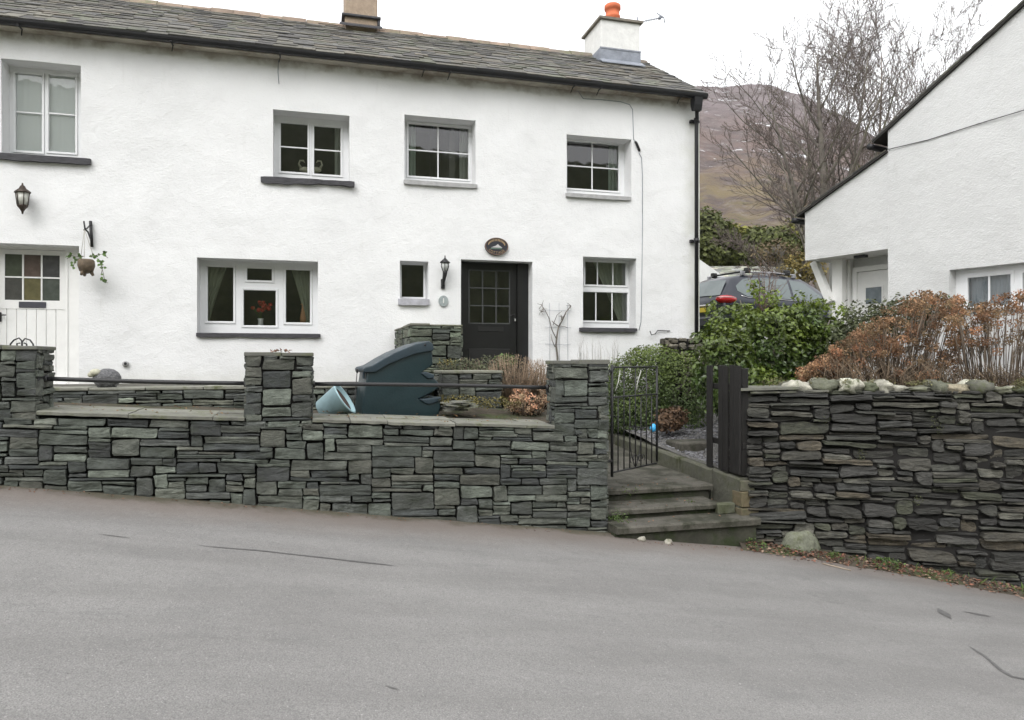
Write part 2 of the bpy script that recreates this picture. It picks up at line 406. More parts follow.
# ---- front wall --------------------------------------------------------------
YW = 7.5
rw = random.Random(3)
front = thing('slate_garden_wall', 'long coursed grey slate wall with square piers along the road edge in front of the white cottage', 'wall', (0, YW, roadz(0)))
SH = -.045
def copez(X): return -.553+SH*(X+.66)-.006*(X+.66)   # underside ~ top face of coping front edge
def inA(s, h):
    z = h+SH*s
    return z < copez(s)-.045 and z > roadz(s)-.16
mb = MB()
hA0 = -2.6; cw, chh = .04, .0365
frA = plane_frame(0, YW, 1, 0, 0, -1, shear=SH)
for rc in pack(-7, 3.17, -2.35, -.3, cw, chh, (4, 13), hpA, inA, rw):
    stone(mb, rc, frA, rw, TA, rounded=.14, proud=(0, .016))
mb.build('wall_stones', M['stoneA'], front)
mb = MB()
n = 30
for i in range(n):
    xa = -7+(3.13+7)*i/n; xb = -7+(3.13+7)*(i+1)/n
    za, zb = copez(xa)-.05, copez(xb)-.05
    vs = [(xa,YW+.06,-3.2),(xb,YW+.06,-3.2),(xb,YW+.4,-3.2),(xa,YW+.4,-3.2),(xa,YW+.06,za),(xb,YW+.06,zb),(xb,YW+.4,zb),(xa,YW+.4,za)]
    mb.add(vs, [(4,5,6,7),(0,1,5,4),(2,3,7,6)]+([(1,2,6,5)] if i == n-1 else []))
mb.build('wall_core', M['core'], front)
# right end face of the wall (towards the steps)
mb = MB()
frE = plane_frame(3.17, YW, 0, 1, 1, 0)
for rc in pack(.0, .44, -2.1, -.70, cw, chh, (4, 9), hpA, lambda s, h: True, rw): stone(mb, rc, frE, rw, TA, rounded=.14, proud=(0, .01))
mb.build('end_stones', M['stoneA'], front)
def pier(x0, x1, ztop, parent, y0=YW, d=.45):
    mb = MB()
    zb = copez((x0+x1)/2)-.06
    zb0 = min(copez(x0), copez(x1))-.09
    H = ztop-.038-zb0
    r = random.Random(int(x0*100)+900)
    k = round(H/chh); ch2 = H/k; cwx = (x1-x0)/16; cwy = d/11
    f = plane_frame(x0, y0, 1, 0, 0, -1)
    for rc in pack(0, x1-x0, zb0, zb0+H, cwx, ch2, (4, 9), hpA, lambda s, h: True, r): stone(mb, rc, f, r, TA, rounded=.14, proud=(0, .014))
    f = plane_frame(x1, y0+d, -1, 0, 0, 1)
    for rc in pack(0, x1-x0, zb0, zb0+H, cwx, ch2, (4, 9), hpA, lambda s, h: True, r): stone(mb, rc, f, r, TA, rounded=.14, proud=(0, .014))
    f = plane_frame(x1, y0, 0, 1, 1, 0)
    for rc in pack(0, d, zb0, zb0+H, cwy, ch2, (3, 8), hpA, lambda s, h: True, r): stone(mb, rc, f, r, TA, rounded=.14, proud=(0, .012))
    f = plane_frame(x0, y0+d, 0, -1, -1, 0)
    for rc in pack(0, d, zb0, zb0+H, cwy, ch2, (3, 8), hpA, lambda s, h: True, r): stone(mb, rc, f, r, TA, rounded=.14, proud=(0, .012))
    o = mb.build('pier', M['stoneA'], parent)
    c = MB(); c.box(x0+.03, x1-.03, y0+.03, y0+d-.03, zb0-.1, ztop-.03); c.build('pier_core', M['core'], o)
    c = MB(); x = x0-.015
    while x < x1:          # thin capping slates
        w = r.uniform(.22, .42); xe = min(x+w, x1+.02)
        if x1-xe < .12: xe = x1+.02
        c.bbox(x+.003, xe-.003, y0-r.uniform(.005, .03), y0+d+.02, ztop-.045+r.uniform(-.004, .004), ztop+r.uniform(-.008, .006), .006, 0, (r.uniform(.5, .75),)*3)
        x = xe
    c.build('pier_cap', M['cope'], o)
    return o
P1 = (-3.10, -2.46); P2 = (-.66, -.03); P3 = (2.53, 3.17)
pier(*P1, .137, front); pier(*P2, .08, front, d=.36); pier(*P3, .0, front, d=.26)
# coping flags
mb = MB(); r = random.Random(5); x = -7
while x < 2.52:
    w = r.uniform(.35, .8); xe = min(x+w, 2.53)
    for (a, b) in (P1, P2):
        if x < b and x >= a-.02: x = b+.002; xe = x+w
        if x < a < xe: xe = a-.001
    if 2.53-xe < .15: xe = 2.53
    za, zb = copez(x), copez(xe)
    for (ya, yb, dz) in ((YW-.03, YW+.3, 0), (YW+.3, YW+.62, .004)):
        o1, o2 = r.uniform(-.012, .012), r.uniform(-.012, .012)
        j1 = r.uniform(-.008, .008)
        nseg = 12; vs = []
        for k in range(nseg+1):
            t = k/nseg; X = lerp(x+.004, xe-.004, t); Z = lerp(za, zb, t)+dz+j1
            fy = ya+lerp(o1, o2, t)+.028*nz(X*9, ya)
            vs += [(X, fy, Z-.036+.008*nz(X*8, 4)), (X, fy-.004, Z-.008), (X, fy+.012, Z), (X, yb-.004, Z+.004), (X, yb-.004, Z-.05)]
        fs = []
        for k in range(nseg):
            for q in range(4):
                a = k*5+q; fs.append((a, a+5, a+6, a+1))
        fs.append((0, 1, 2, 3, 4)); fs.append(tuple(nseg*5+q for q in (4, 3, 2, 1, 0)))
        kk = r.uniform(.7, 1.15)
        mb.add(vs, fs, 0, (kk, kk*1.0, kk*.97))
    x = xe
mb.build('coping', M['cope'], front)
# rails
def rail(xa, za, xb, zb, bend, nm='rail'):
    mb = MB(); pts = []
    for k in range(13):
        t = k/12; pts.append((lerp(xa, xb, t), YW+.2, lerp(za, zb, t)-bend*math.sin(math.pi*t)))
    mb.tube(pts, .0215, 10)
    mb.tube([(xa, YW+.2, za), (xa+.03, YW+.2, za)], .036, 10); mb.tube([(xb-.03, YW+.2, zb), (xb, YW+.2, zb)], .036, 10)
    mb.build(nm, M['iron'], front)
rail(-2.46, -.175, -.66, -.235, .006); rail(-.03, -.247, 2.53, -.31, -.008)
mb = MB()
mb.bbox(-2.62, -2.455, YW+.03, YW+.24, -.20, -.15, .01); mb.bbox(-2.56, -2.455, YW+.1, YW+.24, -.26, -.2, .01)
mb.build('rail_bracket', M['iron'], front)
# ---- inner terrace wall --------------------------------------------------------
inner = thing('terrace_wall', 'low grey slate retaining wall behind the left iron rail, below the cottage front', 'wall', (0, 9, -.6))
mb = MB(); f = plane_frame(0, 9, 1, 0, 0, -1)
for rc in pack(-7, 1.3, -.78, -.345, .045, .036, (4, 11), lambda r: r.choice([1, 1, 2, 2, 3]), lambda s, h: True, rw): stone(mb, rc, f, rw, [(t[0]*1.5, t[1]*1.5, t[2]*1.45) for t in TA], rounded=.14)
mb.build('wall_stones', M['stoneA'], inner)
mb = MB(); mb.box(-7, 1.3, 9.05, 9.3, -1.2, -.35); mb.build('wall_core', M['core'], inner)
mb = MB(); x = -7
while x < 1.3:
    w = r.uniform(.3, .7); xe = min(x+w, 1.32); kk = r.uniform(.8, 1.2)
    mb.bbox(x+.004, xe-.004, 8.96+r.uniform(0, .03), 9.36, -.345, -.305+r.uniform(-.01, .01), .008, 0, (kk, kk, kk*.97)); x = xe
mb.build('coping', M['cope'], inner)
# ---- porch wall beside the black door -------------------------------------------
porch = thing('porch_wall', 'tall slate block wall with mossy top left of the black front door', 'wall', (1.6, 10.8, -.35))
def boxwall(parent, x0, x1, y0, y1, z0, z1, tints, seed, top=True, hp=hpA, mt='stoneA', rounded=.14, faces='flrb'):
    rr = random.Random(seed); mb = MB()
    k = max(1, round((z1-z0)/.038)); c2 = (z1-z0)/k
    kx = max(4, round((x1-x0)/.042)); cx_ = (x1-x0)/kx; ky = max(4, round((y1-y0)/.042)); cy_ = (y1-y0)/ky
    kw = dict(rounded=rounded, proud=(0, .02))
    if 'f' in faces:
        for rc in pack(0, x1-x0, z0, z1, cx_, c2, (4, 9), hp, lambda s, h: True, rr): stone(mb, rc, plane_frame(x0, y0, 1, 0, 0, -1), rr, tints, **kw)
    if 'b' in faces:
        for rc in pack(0, x1-x0, z0, z1, cx_, c2, (4, 9), hp, lambda s, h: True, rr): stone(mb, rc, plane_frame(x1, y1, -1, 0, 0, 1), rr, tints, **kw)
    if 'l' in faces:
        for rc in pack(0, y1-y0, z0, z1, cy_, c2, (4, 9), hp, lambda s, h: True, rr): stone(mb, rc, plane_frame(x0, y1, 0, -1, -1, 0), rr, tints, **kw)
    if 'r' in faces:
        for rc in pack(0, y1-y0, z0, z1, cy_, c2, (4, 9), hp, lambda s, h: True, rr): stone(mb, rc, plane_frame(x1, y0, 0, 1, 1, 0), rr, tints, **kw)
    mb.build('wall_stones', M[mt], parent)
    mb = MB(); mb.box(x0+.05, x1-.05, y0+.05, y1-.05, z0-.3, z1-.02); mb.build('wall_core', M['core'], parent)
    if top:
        mb = MB(); y = y0-.02
        while y < y1:
            ye = min(y+rr.uniform(.25, .45), y1); x = x0-.02
            while x < x1:
                xe = min(x+rr.uniform(.25, .5), x1+.02)
                if x1-xe < .1: xe = x1+.02
                kk = rr.uniform(.7, 1.1)
                mb.bbox(x+.003, xe-.003, y+.003, ye-.003, z1-.003, z1+.03+rr.uniform(-.01, .008), .008, 0, (kk, kk, kk*.93)); x = xe
            y = ye
        mb.build('coping', M['cope'], parent)
T2 = [(t[0]*1.25, t[1]*1.3, t[2]*1.15) for t in TA]
boxwall(porch, 1.28, 1.985, 9.95, 11.985, -.6, .475, T2, 21, faces='flr')
bed = thing('raised_bed_wall', 'low dark slate bed wall in front of the tall slate block by the black door', 'wall', (2.0, 9.3, -.7))
boxwall(bed, 1.55, 2.32, 9.0, 9.6, -.8, -.17, TA, 22, faces='flr')
# ---- right-hand rubble wall ------------------------------------------------------
rub = thing('rubble_wall', 'tall dark dry stone wall right of the steps, topped with pale lichened stones', 'wall', (7, 6.6, -2.4))
PB = [(4.92, 7.46), (5.6, 7.25), (6.6, 6.82), (7.7, 6.3), (9.2, 5.5), (11.5, 4.4)]
LB = [0]
for a, b in zip(PB, PB[1:]): LB.append(LB[-1]+math.dist(a, b))
def ptB(s):
    for i in range(len(PB)-1):
        if s <= LB[i+1] or i == len(PB)-2:
            t = (s-LB[i])/(LB[i+1]-LB[i])
            x = lerp(PB[i][0], PB[i+1][0], t); y = lerp(PB[i][1], PB[i+1][1], t)
            break
    a = sstep(-.2, 1.4, s)
    d = Vector((1, -.36-.14*a)).normalized()
    return x, y, d
def frB(s, h, d):
    x, y, dr = ptB(s)
    nx, ny = dr.y, -dr.x     # outward = toward the road
    o = d-(h+2.2)*.075+.07+.03*nz(s*1.3, h*1.5)
    return (x+nx*o, y+ny*o, h)
topB = [(0, -.315), (1.2, -.30), (3, -.31), (8, -.36)]
def inB(s, h):
    x, y, d = ptB(s)
    return h < interp(topB, s)-.06 and h > roadz(x)-.2
rb = random.Random(12); mb = MB()
for rc in pack(0, 7.4, -3.3, -.36, .048, .031, (4, 14), hpB, inB, rb):
    stone(mb, rc, frB, rb, TB, gap=.0, rounded=.34, proud=(-.055, .05), bulge=.01, depth=.13, jit=.012)
mb.build('wall_stones', M['stoneB'], rub)
mb = MB(); n = 40
vs = []
for i in range(n+1):
    s = 7.4*i/n; t = interp(topB, s)-.06
    for (h, d) in ((-3.5, -.06), (t, -.07), (t, -.5), (-3.5, -.5)): vs.append(frB(s, h, d))
fs = []
for i in range(n):
    for q in range(4): fs.append((i*4+q, i*4+4+q, i*4+4+(q+1) % 4, i*4+(q+1) % 4))
fs.append((0, 1, 2, 3))
mb.add(vs, fs); mb.build('wall_core', M['core'], rub)
# end face towards the steps
mb = MB(); x, y, d = ptB(0)
for rc in pack(.0, .48, -2.25, -.36, .036, .03, (3, 9), hpB, lambda s, h: True, rb):
    stone(mb, rc, plane_frame(4.93, 8.0, 0, -1, -1, 0), rb, TB, gap=.0, rounded=.42, proud=(-.03, .02), bulge=.015)
mb.build('end_stones', M['stoneB'], rub)
mb = MB(); s = .45; k = 0
TT = [(.9,.9,.85),(.5,.52,.42),(1.5,1.45,1.35),(.4,.44,.3),(.8,.78,.7),(2.3,2.25,2.1),(.6,.6,.5),(.45,.45,.4),(1.2,1.05,.85)]
while s < 7.2:
    w = rb.uniform(.10, .36); h = rb.uniform(.05, .13)
    x, y, z = frB(s+w/2, interp(topB, s)-.07+h*.45, -.12)
    t = rb.choice(TT); nvs = len(mb.v)
    mb.ball((x, y, z), (w*.52, .13, h*.72), 0, t, 12, 9, .55, s*3, 2.2)
    if rb.random() < .9:
        x, y, z = frB(s+w/2, interp(topB, s)-.07+h*.5, -.36); mb.ball((x, y, z), (w*.55, .14, h*.7), 0, rb.choice(TT), 10, 7, .28, s*5, 1.6)
    s += w*.93; k += 1
mb.build('cap_stones', M['stonetop'], rub)
# thin slates oversailing the wall's left end
mb = MB()
for (s0, s1, z, th, ov) in ((-.07, .62, -.335, .03, .07), (.05, .95, -.375, .022, .04)):
    vs = []; n = 8
    for i in range(n+1):
        s = lerp(s0, s1, i/n)
        e = .05*nz(i*1.3, z*9)
        for (d, h) in ((ov+e, -th), (ov+e, 0), (-.35, .012), (-.35, -th)): vs.append(frB(max(s, 0), z+h+.02*i/n, d) if s >= 0 else (Vector(frB(0, z+h, d))+Vector((s, -s*.3, 0))))
    fs = [(i*4+q, i*4+4+q, i*4+4+(q+1) % 4, i*4+(q+1) % 4) for i in range(n) for q in range(4)]+[(0, 1, 2, 3), (n*4+3, n*4+2, n*4+1, n*4)]
    mb.add(vs, fs, 0, (.75, .75, .72))
mb.build('flat_cap_slates', M['cope'], rub)
b = at(801, 537, 7.05)
mb = MB(); q = frB(.60, -2.18, -.03); mb.ball((q[0], q[1], roadz(q[0])+.10), (.25, .17, .19), 0, (.62, .65, .54), 20, 15, .3, 4, 1.4)
tag(mb.build('boulder', M['stonetop']), 'rounded pale green grey boulder set at the foot of the dark rubble wall', 'boulder')
# ---- steps, path, flank wall ------------------------------------------------------
stp = thing('stone_steps', 'three worn mossy concrete steps between the slate pier and the dark fence panel', 'steps', (4, 7.6, -1.9))
def slab(mb, x0, x1, yf0, yf1, yb, z0, z1, seed=0, nose=.012):
    n = 14; vs = []
    for i in range(n+1):
        t = i/n; X = lerp(x0, x1, t); yf = lerp(yf0, yf1, t)+.012*nz(X*3, seed)
        dz = .008*nz(X*2.5, seed+5)
        vs += [(X, yf+.006, z0), (X, yf, z1-nose+dz), (X, yf+nose, z1+dz), (X, (yf+yb)/2, z1+dz*.5-.004), (X, yb, z1+.006), (X, yb, z0)]
    fs = [(i*6+q, i*6+6+q, i*6+6+(q+1) % 6, i*6+(q+1) % 6) for i in range(n) for q in range(6)]
    fs += [tuple(range(6)), tuple(n*6+q for q in range(5, -1, -1))]
    mb.add(vs, fs)
M['riser'] = surf('shaded mossy riser', (.042, .042, .030), .95, vary=.4, vscale=5, bump=.015, bscale=14, dark=(.025, .035, .012), dscale=4, dlo=.45, dhi=.6)  # base darkened like the shade under the tread noses; green blotches are moss
for (x0, x1, a, b_, yb, z0, z1, sd) in ((3.175, 4.97, 7.27, 7.26, 7.70, -1.905, -1.825, 1), (3.175, 4.66, 7.57, 7.61, 8.06, -1.765, -1.70, 2), (3.175, 4.78, 7.97, 7.98, 8.6, -1.61, -1.545, 3)):
    mb = MB(); slab(mb, x0, x1, a, b_, yb, z0, z1, sd, .02); mb.build('tread', M['step'], stp)
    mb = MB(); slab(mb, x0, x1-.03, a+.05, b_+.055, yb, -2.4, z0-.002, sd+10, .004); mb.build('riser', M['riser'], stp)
mb = MB(); mb.add([(2.9, 8.595, -1.54), (4.9, 8.595, -1.54), (4.9, 9.4, -1.52), (2.9, 9.4, -1.52), (4.9, 11.9, -1.36), (2.9, 11.9, -1.36)], [(0, 1, 2, 3), (3, 2, 4, 5)])
tag(mb.build('garden_path', M['step']), kind='structure')
fl = thing('flank_kerb', 'mossy stone kerb climbing back from the steps along the right side of the garden path', 'kerb', (4.95, 8.5, -1.6))
mb = MB(); rr = random.Random(8)
y = 7.5
pts = [(7.5, -1.40), (8.4, -1.36), (9.4, -1.31), (11.5, -1.25)]
while y < 11.6:
    ye = min(y+rr.uniform(.5, .95), 11.7); x0 = 4.83-.02*(y > 8.2)+rr.uniform(-.01, .01)
    z0, z1 = interp(pts, y), interp(pts, ye); kk = rr.uniform(.85, 1.2); wd = .2
    # a long block with softened top edges
    vs = []
    n = 5
    for i in range(n+1):
        t = i/n; Y = lerp(y+.004, ye-.004, t); Z = lerp(z0, z1, t)+.012*nz(Y*4, 3)
        o = .010*nz(Y*5, 9)
        xs = lerp(0, -.2, sstep(7.9, 9.0, Y))
        for (dx, dz) in ((0+o, -.9), (0+o, -.025), (.02, 0), (wd-.02, .004), (wd, -.02), (wd, -.9)): vs.append((x0+dx+xs*0, Y, Z+dz))
    fs = [(i*6+q, i*6+6+q, i*6+6+(q+1) % 6, i*6+(q+1) % 6) for i in range(n) for q in range(6)]
    fs += [tuple(range(6)), tuple(n*6+q for q in range(5, -1, -1))]
    mb.add(vs, fs, 0, (kk, kk, kk*.95)); y = ye
mb.build('kerb_stones', M['kerb'], fl)
mb = MB()
for (x0, x1, z0, z1, c) in ((4.835, 5.05, -1.74, -1.55, (1.25, 1.0, .72)), (4.83, 5.07, -2.0, -1.745, (1.1, .92, .7)), (4.60, 4.83, -1.83, -1.70, (.9, .95, .8))):
    mb.bbox(x0, x1, 7.44+.03*(x0 < 4.8)*4, 7.66, z0, z1, .015, 0, c)
mb.bbox(4.835, 5.02, 7.45, 7.5, -1.55, -1.42, .012, 0, (1, .95, .85))
mb.build('end_blocks', M['kerb'], fl)
# ---- gate ---------------------------------------------------------------------------
g0 = Vector((3.31, 7.72, 0)); g1 = Vector((4.16, 8.28, 0)); gd = (g1-g0); gl = gd.length; gd.normalize()
gate = thing('garden_gate', 'open black wrought iron gate with thin bars hinged on the slate pier by the steps', 'gate', (g0.x, g0.y, -1.33))
def gp(s, z): p = g0+gd*s; return (p.x, p.y, z)
zt, zm, zb = -.085, -.43, -1.33
mb = MB()
mb.tube([gp(0, zb-.02), gp(0, zt+.03)], .017, 6); mb.tube([gp(gl, zb+.05), gp(gl, zt)], .015, 6)
for z in (zt, zm, zb+.03): mb.tube([gp(0, z), gp(gl, z+.0)], .011, 6)
mb.build('gate_frame', M['iron'], gate)
for k in range(1, 8):
    s = gl*k/8
    mb = MB(); mb.tube([gp(s, zb+.03), gp(s, zt if k % 2 == 0 else zm)], .0075, 6); mb.build('bar', M['iron'], gate)
mb = MB()
for (cx_, r0, sg) in ((.42, .05, 1), (.52, .07, -1), (.62, .06, 1), (.70, .05, -1)):
    pts = []
    for i in range(16):
        t = i/15*4.6; rr_ = r0*(1-i/15*.75); pts.append(gp(cx_+sg*rr_*math.cos(t), zb+.12+rr_*math.sin(t)*1.3))
    mb.tube(pts, .006, 5)
for sg in (-1, 1):
    pts = [gp(gl*.5+sg*(.02+.10*math.sin(t*.5)), zb+.05+.1*t) for t in [i*.4 for i in range(10)]]; mb.tube(pts, .006, 5)
mb.build('scrollwork', M['iron'], gate)
for zh in (zt-.06, zb+.15): mb = MB(); mb.bbox(3.175, 3.31, 7.70, 7.74, zh, zh+.03, .004); mb.build('hinge', M['iron'], gate)
# ---- dark fence panel on the flank kerb ------------------------------------------------
fp = thing('picket_panel', 'dark brown timber picket panel standing at the end of the rubble wall', 'fence', (4.86, 7.9, -1.38))
rr = random.Random(4)
for i, (ya, yb, zt_) in enumerate(((7.50, 7.63, -.065), (7.65, 7.74, -.05), (7.765, 7.86, -.07), (7.89, 7.99, -.055), (8.13, 8.25, -.06))):
    mb = MB(); mb.bbox(4.84+.012*(i % 2), 4.868+.012*(i % 2), ya, yb, -1.36-.0*i, zt_+rr.uniform(-.01, .01), .004); mb.build('picket', M['boardblack'], fp)
for z in (-.33, -1.02):
    mb = MB(); mb.bbox(4.885, 4.925, 7.5, 8.3, z-.035, z+.035, .004); mb.build('cross_rail', M['boardblack'], fp)
mb = MB(); mb.bbox(4.885, 4.975, 7.52, 7.61, -1.38, -.1, .006); mb.build('post', M['boardblack'], fp)
# ---------------------------------------------------------------- the white cottage
cot = thing('white_cottage', 'long white rendered two storey cottage under a mossy slate roof behind the slate wall', 'cottage', (0, 12, -.6))
YF = 12.3
XL, XR, ZE, ZB = -8.0, 6.90, 4.88, -1.6
OP = {}
for k, a in dict(W1=(1, 81, 62, 156), W2=(273, 349.5, 112.5, 181), W3=(404.5, 475.5, 117.5, 185), W4=(566.7, 631, 137, 197), W5=(197, 318, 259.5, 333.5),
                 W6=(400, 428.5, 261, 304), W7=(583, 636, 257.5, 328.5)).items(): OP[k] = wr(*a, 12)
a = wr(-25, 79, 244, 380, 12); OP['D1'] = (a[0], a[1], -.42, a[3])
a = wr(461, 532.5, 260.5, 380, 12); OP['D2'] = (a[0], a[1], -.42, a[3])
def cuts(lo, hi, vals, step):
    v = sorted(set([lo, hi]+[x for x in vals if lo < x < hi])); out = [v[0]]
    for a, b in zip(v, v[1:]):
        n = max(1, round((b-a)/step)); out += [a+(b-a)*(i+1)/n for i in range(n-1)]+[b]
    return out
xs = cuts(XL, XR, [o[i] for o in OP.values() for i in (0, 1)], .16); zs = cuts(ZB, ZE, [o[i] for o in OP.values() for i in (2, 3)], .16)
mb = MB(); idx = {}
def wy(x, z): return 12+.035*nz(x*.45+3, z*.5, 1)+.012*nz(x*2.2, z*2.4, 4)
def wv(i, j):
    if (i, j) not in idx:
        idx[i, j] = len(mb.v); x, z = xs[i], zs[j]
        mb.v.append((x, wy(x, z), z))
    return idx[i, j]
def hole(x, z): return any(o[0] < x < o[1] and o[2] < z < o[3] for o in OP.values())
for i in range(len(xs)-1):
    for j in range(len(zs)-1):
        if hole((xs[i]+xs[i+1])/2, (zs[j]+zs[j+1])/2): continue
        mb.f.append((wv(i, j), wv(i+1, j), wv(i+1, j+1), wv(i, j+1))); mb.m.append(0); mb.c.append((1, 1, 1)); mb.sm.append(True)
# reveals, splayed slightly and following the uneven arris
for o in OP.values():
    X0, X1, Z0, Z1 = o
    ring = [(x, Z0) for x in xs if X0 <= x <= X1]+[(X1, z) for z in zs if Z0 < z <= Z1]+[(x, Z1) for x in reversed(xs) if X0 <= x < X1]+[(X0, z) for z in reversed(zs) if Z0 < z < Z1]
    vs = []; n = len(ring)
    for (x, z) in ring: vs += [(x, wy(x, z), z), (x, 12.5, z)]
    mb.add(vs, [(2*i, 2*i+1, 2*((i+1) % n)+1, 2*((i+1) % n)) for i in range(n)])
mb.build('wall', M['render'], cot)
mb = MB()    # other outside walls
mb.add([(XR, 12, ZB), (XR, 17.1, ZB), (XR, 17.1, ZE), (XR, 14.45, 6.42), (XR, 12, ZE)], [(0, 1, 2, 3, 4)])
mb.add([(XL, 12, ZB), (XL, 17.1, ZB), (XL, 17.1, ZE), (XL, 14.45, 6.42), (XL, 12, ZE)], [(4, 3, 2, 1, 0)])
mb.add([(XL, 17.1, ZB), (XR, 17.1, ZB), (XR, 17.1, ZE), (XL, 17.1, ZE)], [(3, 2, 1, 0)])
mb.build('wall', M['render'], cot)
mb = MB()    # inside
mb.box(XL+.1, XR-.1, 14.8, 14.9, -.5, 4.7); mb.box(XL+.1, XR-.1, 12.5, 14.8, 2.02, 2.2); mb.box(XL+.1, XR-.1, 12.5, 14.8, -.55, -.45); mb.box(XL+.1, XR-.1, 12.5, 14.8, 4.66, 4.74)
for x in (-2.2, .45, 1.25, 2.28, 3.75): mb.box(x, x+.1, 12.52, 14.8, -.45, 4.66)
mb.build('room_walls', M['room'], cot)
# ---- windows
def panel(mb, X0, X1, Z0, Z1, holes, yf, yb, m=0):
    X = sorted(set([X0, X1]+[h[i] for h in holes for i in (0, 1)])); Z = sorted(set([Z0, Z1]+[h[i] for h in holes for i in (2, 3)]))
    ins = lambda x, z: any(h[0] < x < h[1] and h[2] < z < h[3] for h in holes)
    for a, b in zip(X, X[1:]):
        for c, d in zip(Z, Z[1:]):
            if not ins((a+b)/2, (c+d)/2): mb.add([(a, yf, c), (b, yf, c), (b, yf, d), (a, yf, d)], [(0, 1, 2, 3)], m)
    def ring(a, b, c, d, inv):
        vs = [(a, yf, c), (b, yf, c), (b, yf, d), (a, yf, d), (a, yb, c), (b, yb, c), (b, yb, d), (a, yb, d)]
        fs = [(i, (i+1) % 4, (i+1) % 4+4, i+4) for i in range(4)]
        mb.add(vs, [tuple(reversed(f)) for f in fs] if not inv else fs, m)
    ring(X0, X1, Z0, Z1, False)
    for h in holes: ring(*h, True)
def window(key, sashes, sill, sillmat, frame_l=0, label=None, bevel=.012):
    """sashes: list of (glass px rect, vertical bar px, horizontal bar px)"""
    X0, X1, Z0, Z1 = OP[key]
    w = thing('window', label, None, (0, 0, 0)); w.parent = cot
    w.location = Vector(((X0+X1)/2, YF, Z0))-Vector(cot.location)
    if not label and 'label' in w: del w['label']
    T = Matrix.Translation(-(Vector(cot.location)+Vector(w.location)))
    def B(mb, nm, mt): o = mb.build(nm, mt, None); o.data.transform(T); o.parent = w; return o
    gl = [(wr(*g, YF+.01), vb, hb) for (g, vb, hb) in sashes]
    sm = .038
    holes = [(g[0]-sm, g[1]+sm, g[2]-sm, g[3]+sm) for (g, _, _) in gl]
    # keep neighbouring sashes apart
    holes.sort()
    hs = []
    for h in holes:
        h = list(h)
        for p in hs:
            if h[0] < p[1]+.012 and h[2] < p[3] and h[3] > p[2]: 
                if h[0] > p[0]+.1: mid = (h[0]+p[1])/2; p[1] = min(p[1], mid-.006); h[0] = mid+.006
                elif h[2] < p[3]+.012 and h[2] > p[2]: mid = (h[2]+p[3])/2; p[3] = mid-.006; h[2] = mid+.006
                elif p[2] < h[3]+.012: mid = (p[2]+h[3])/2; h[3] = mid-.006; p[2] = mid+.006
        hs.append(h)
    fx0 = min([X0-.03]+[h[0]-.03 for h in hs]); fx1 = max([X1+.03]+[h[1]+.03 for h in hs]); fz1 = max([Z1+.03]+[h[3]+.03 for h in hs]); fz0 = min([Z0-.03]+[h[2]-.03 for h in hs])
    mb = MB(); panel(mb, fx0, fx1, fz0, fz1, [tuple(h) for h in hs], YF, YF+.07); B(mb, 'frame', M['upvc'])
    for (g, vb, hb), h in zip(sorted(gl, key=lambda t: (t[0][0]-sm, t[0][1], t[0][2])), hs):
        mb = MB(); panel(mb, h[0]+.003, h[1]-.003, h[2]+.003, h[3]-.003, [(g[0]-.008, g[1]+.008, g[2]-.008, g[3]+.008)], YF-.014, YF+.03)
        # glazing bead
        panel(mb, g[0]-.0085, g[1]+.0085, g[2]-.0085, g[3]+.0085, [g], YF+.006, YF+.03)
        s = B(mb, 'sash', M['upvc'])
        for v in vb: x = rat(v)*(YF+.01); mb = MB(); mb.bbox(x-.011, x+.011, YF+.002, YF+.022, g[2], g[3], .003); B(mb, 'glazing_bar', M['upvc'])
        for v in hb: mb = MB(); mb.bbox(g[0], g[1], YF+.003, YF+.0215, g[2]+(g[3]-g[2])*v-.011, g[2]+(g[3]-g[2])*v+.011, .003); B(mb, 'glazing_bar', M['upvc'])
        mb = MB(); mb.add([(g[0]-.004, YF+.012, g[2]-.004), (g[1]+.004, YF+.012, g[2]-.004), (g[1]+.004, YF+.012, g[3]+.004), (g[0]-.004, YF+.012, g[3]+.004)], [(0, 1, 2, 3)])
        B(mb, 'pane', M['glass'])
    # sill
    a = wr(*sill, 11.95); th = a[3]-a[2]; n = max(8, int((a[1]-a[0])/.06)); vs = []
    rr = random.Random(hash(key) % 50 if False else len(key)+int(sill[0]))
    rgh = {'slate_sill': 1, 'lilac_sill': .8, 'grey_sill': .3}[sillmat]*(3 if key == 'W2' else 1.2)
    zt = max(a[3], Z0+.003) if key not in ('W2',) else a[3]
    for i in range(n+1):
        x = lerp(a[0], a[1], i/n); e = .014*rgh*nz(x*5, sill[0]); e2 = .016*rgh*nz(x*4, sill[0]+9)
        k = .35 if i in (0, n) else 0
        vs += [(x, 11.95+e+k*.02, zt-th+e2+k*th*.4), (x, 11.945+e+k*.02, zt-.006-k*.01), (x, 11.96+e+k*.02, zt-k*.01), (x, YF, zt+.012), (x, YF, zt-th)]
    fs = [(i*5+q, i*5+5+q, i*5+5+(q+1) % 5, i*5+(q+1) % 5) for i in range(n) for q in range(5)]+[(0, 1, 2, 3, 4), tuple(n*5+q for q in (4, 3, 2, 1, 0))]
    mb = MB(); mb.add(vs, fs); B(mb, 'sill', M[sillmat])
    return w, B, [g for (g, _, _) in gl]
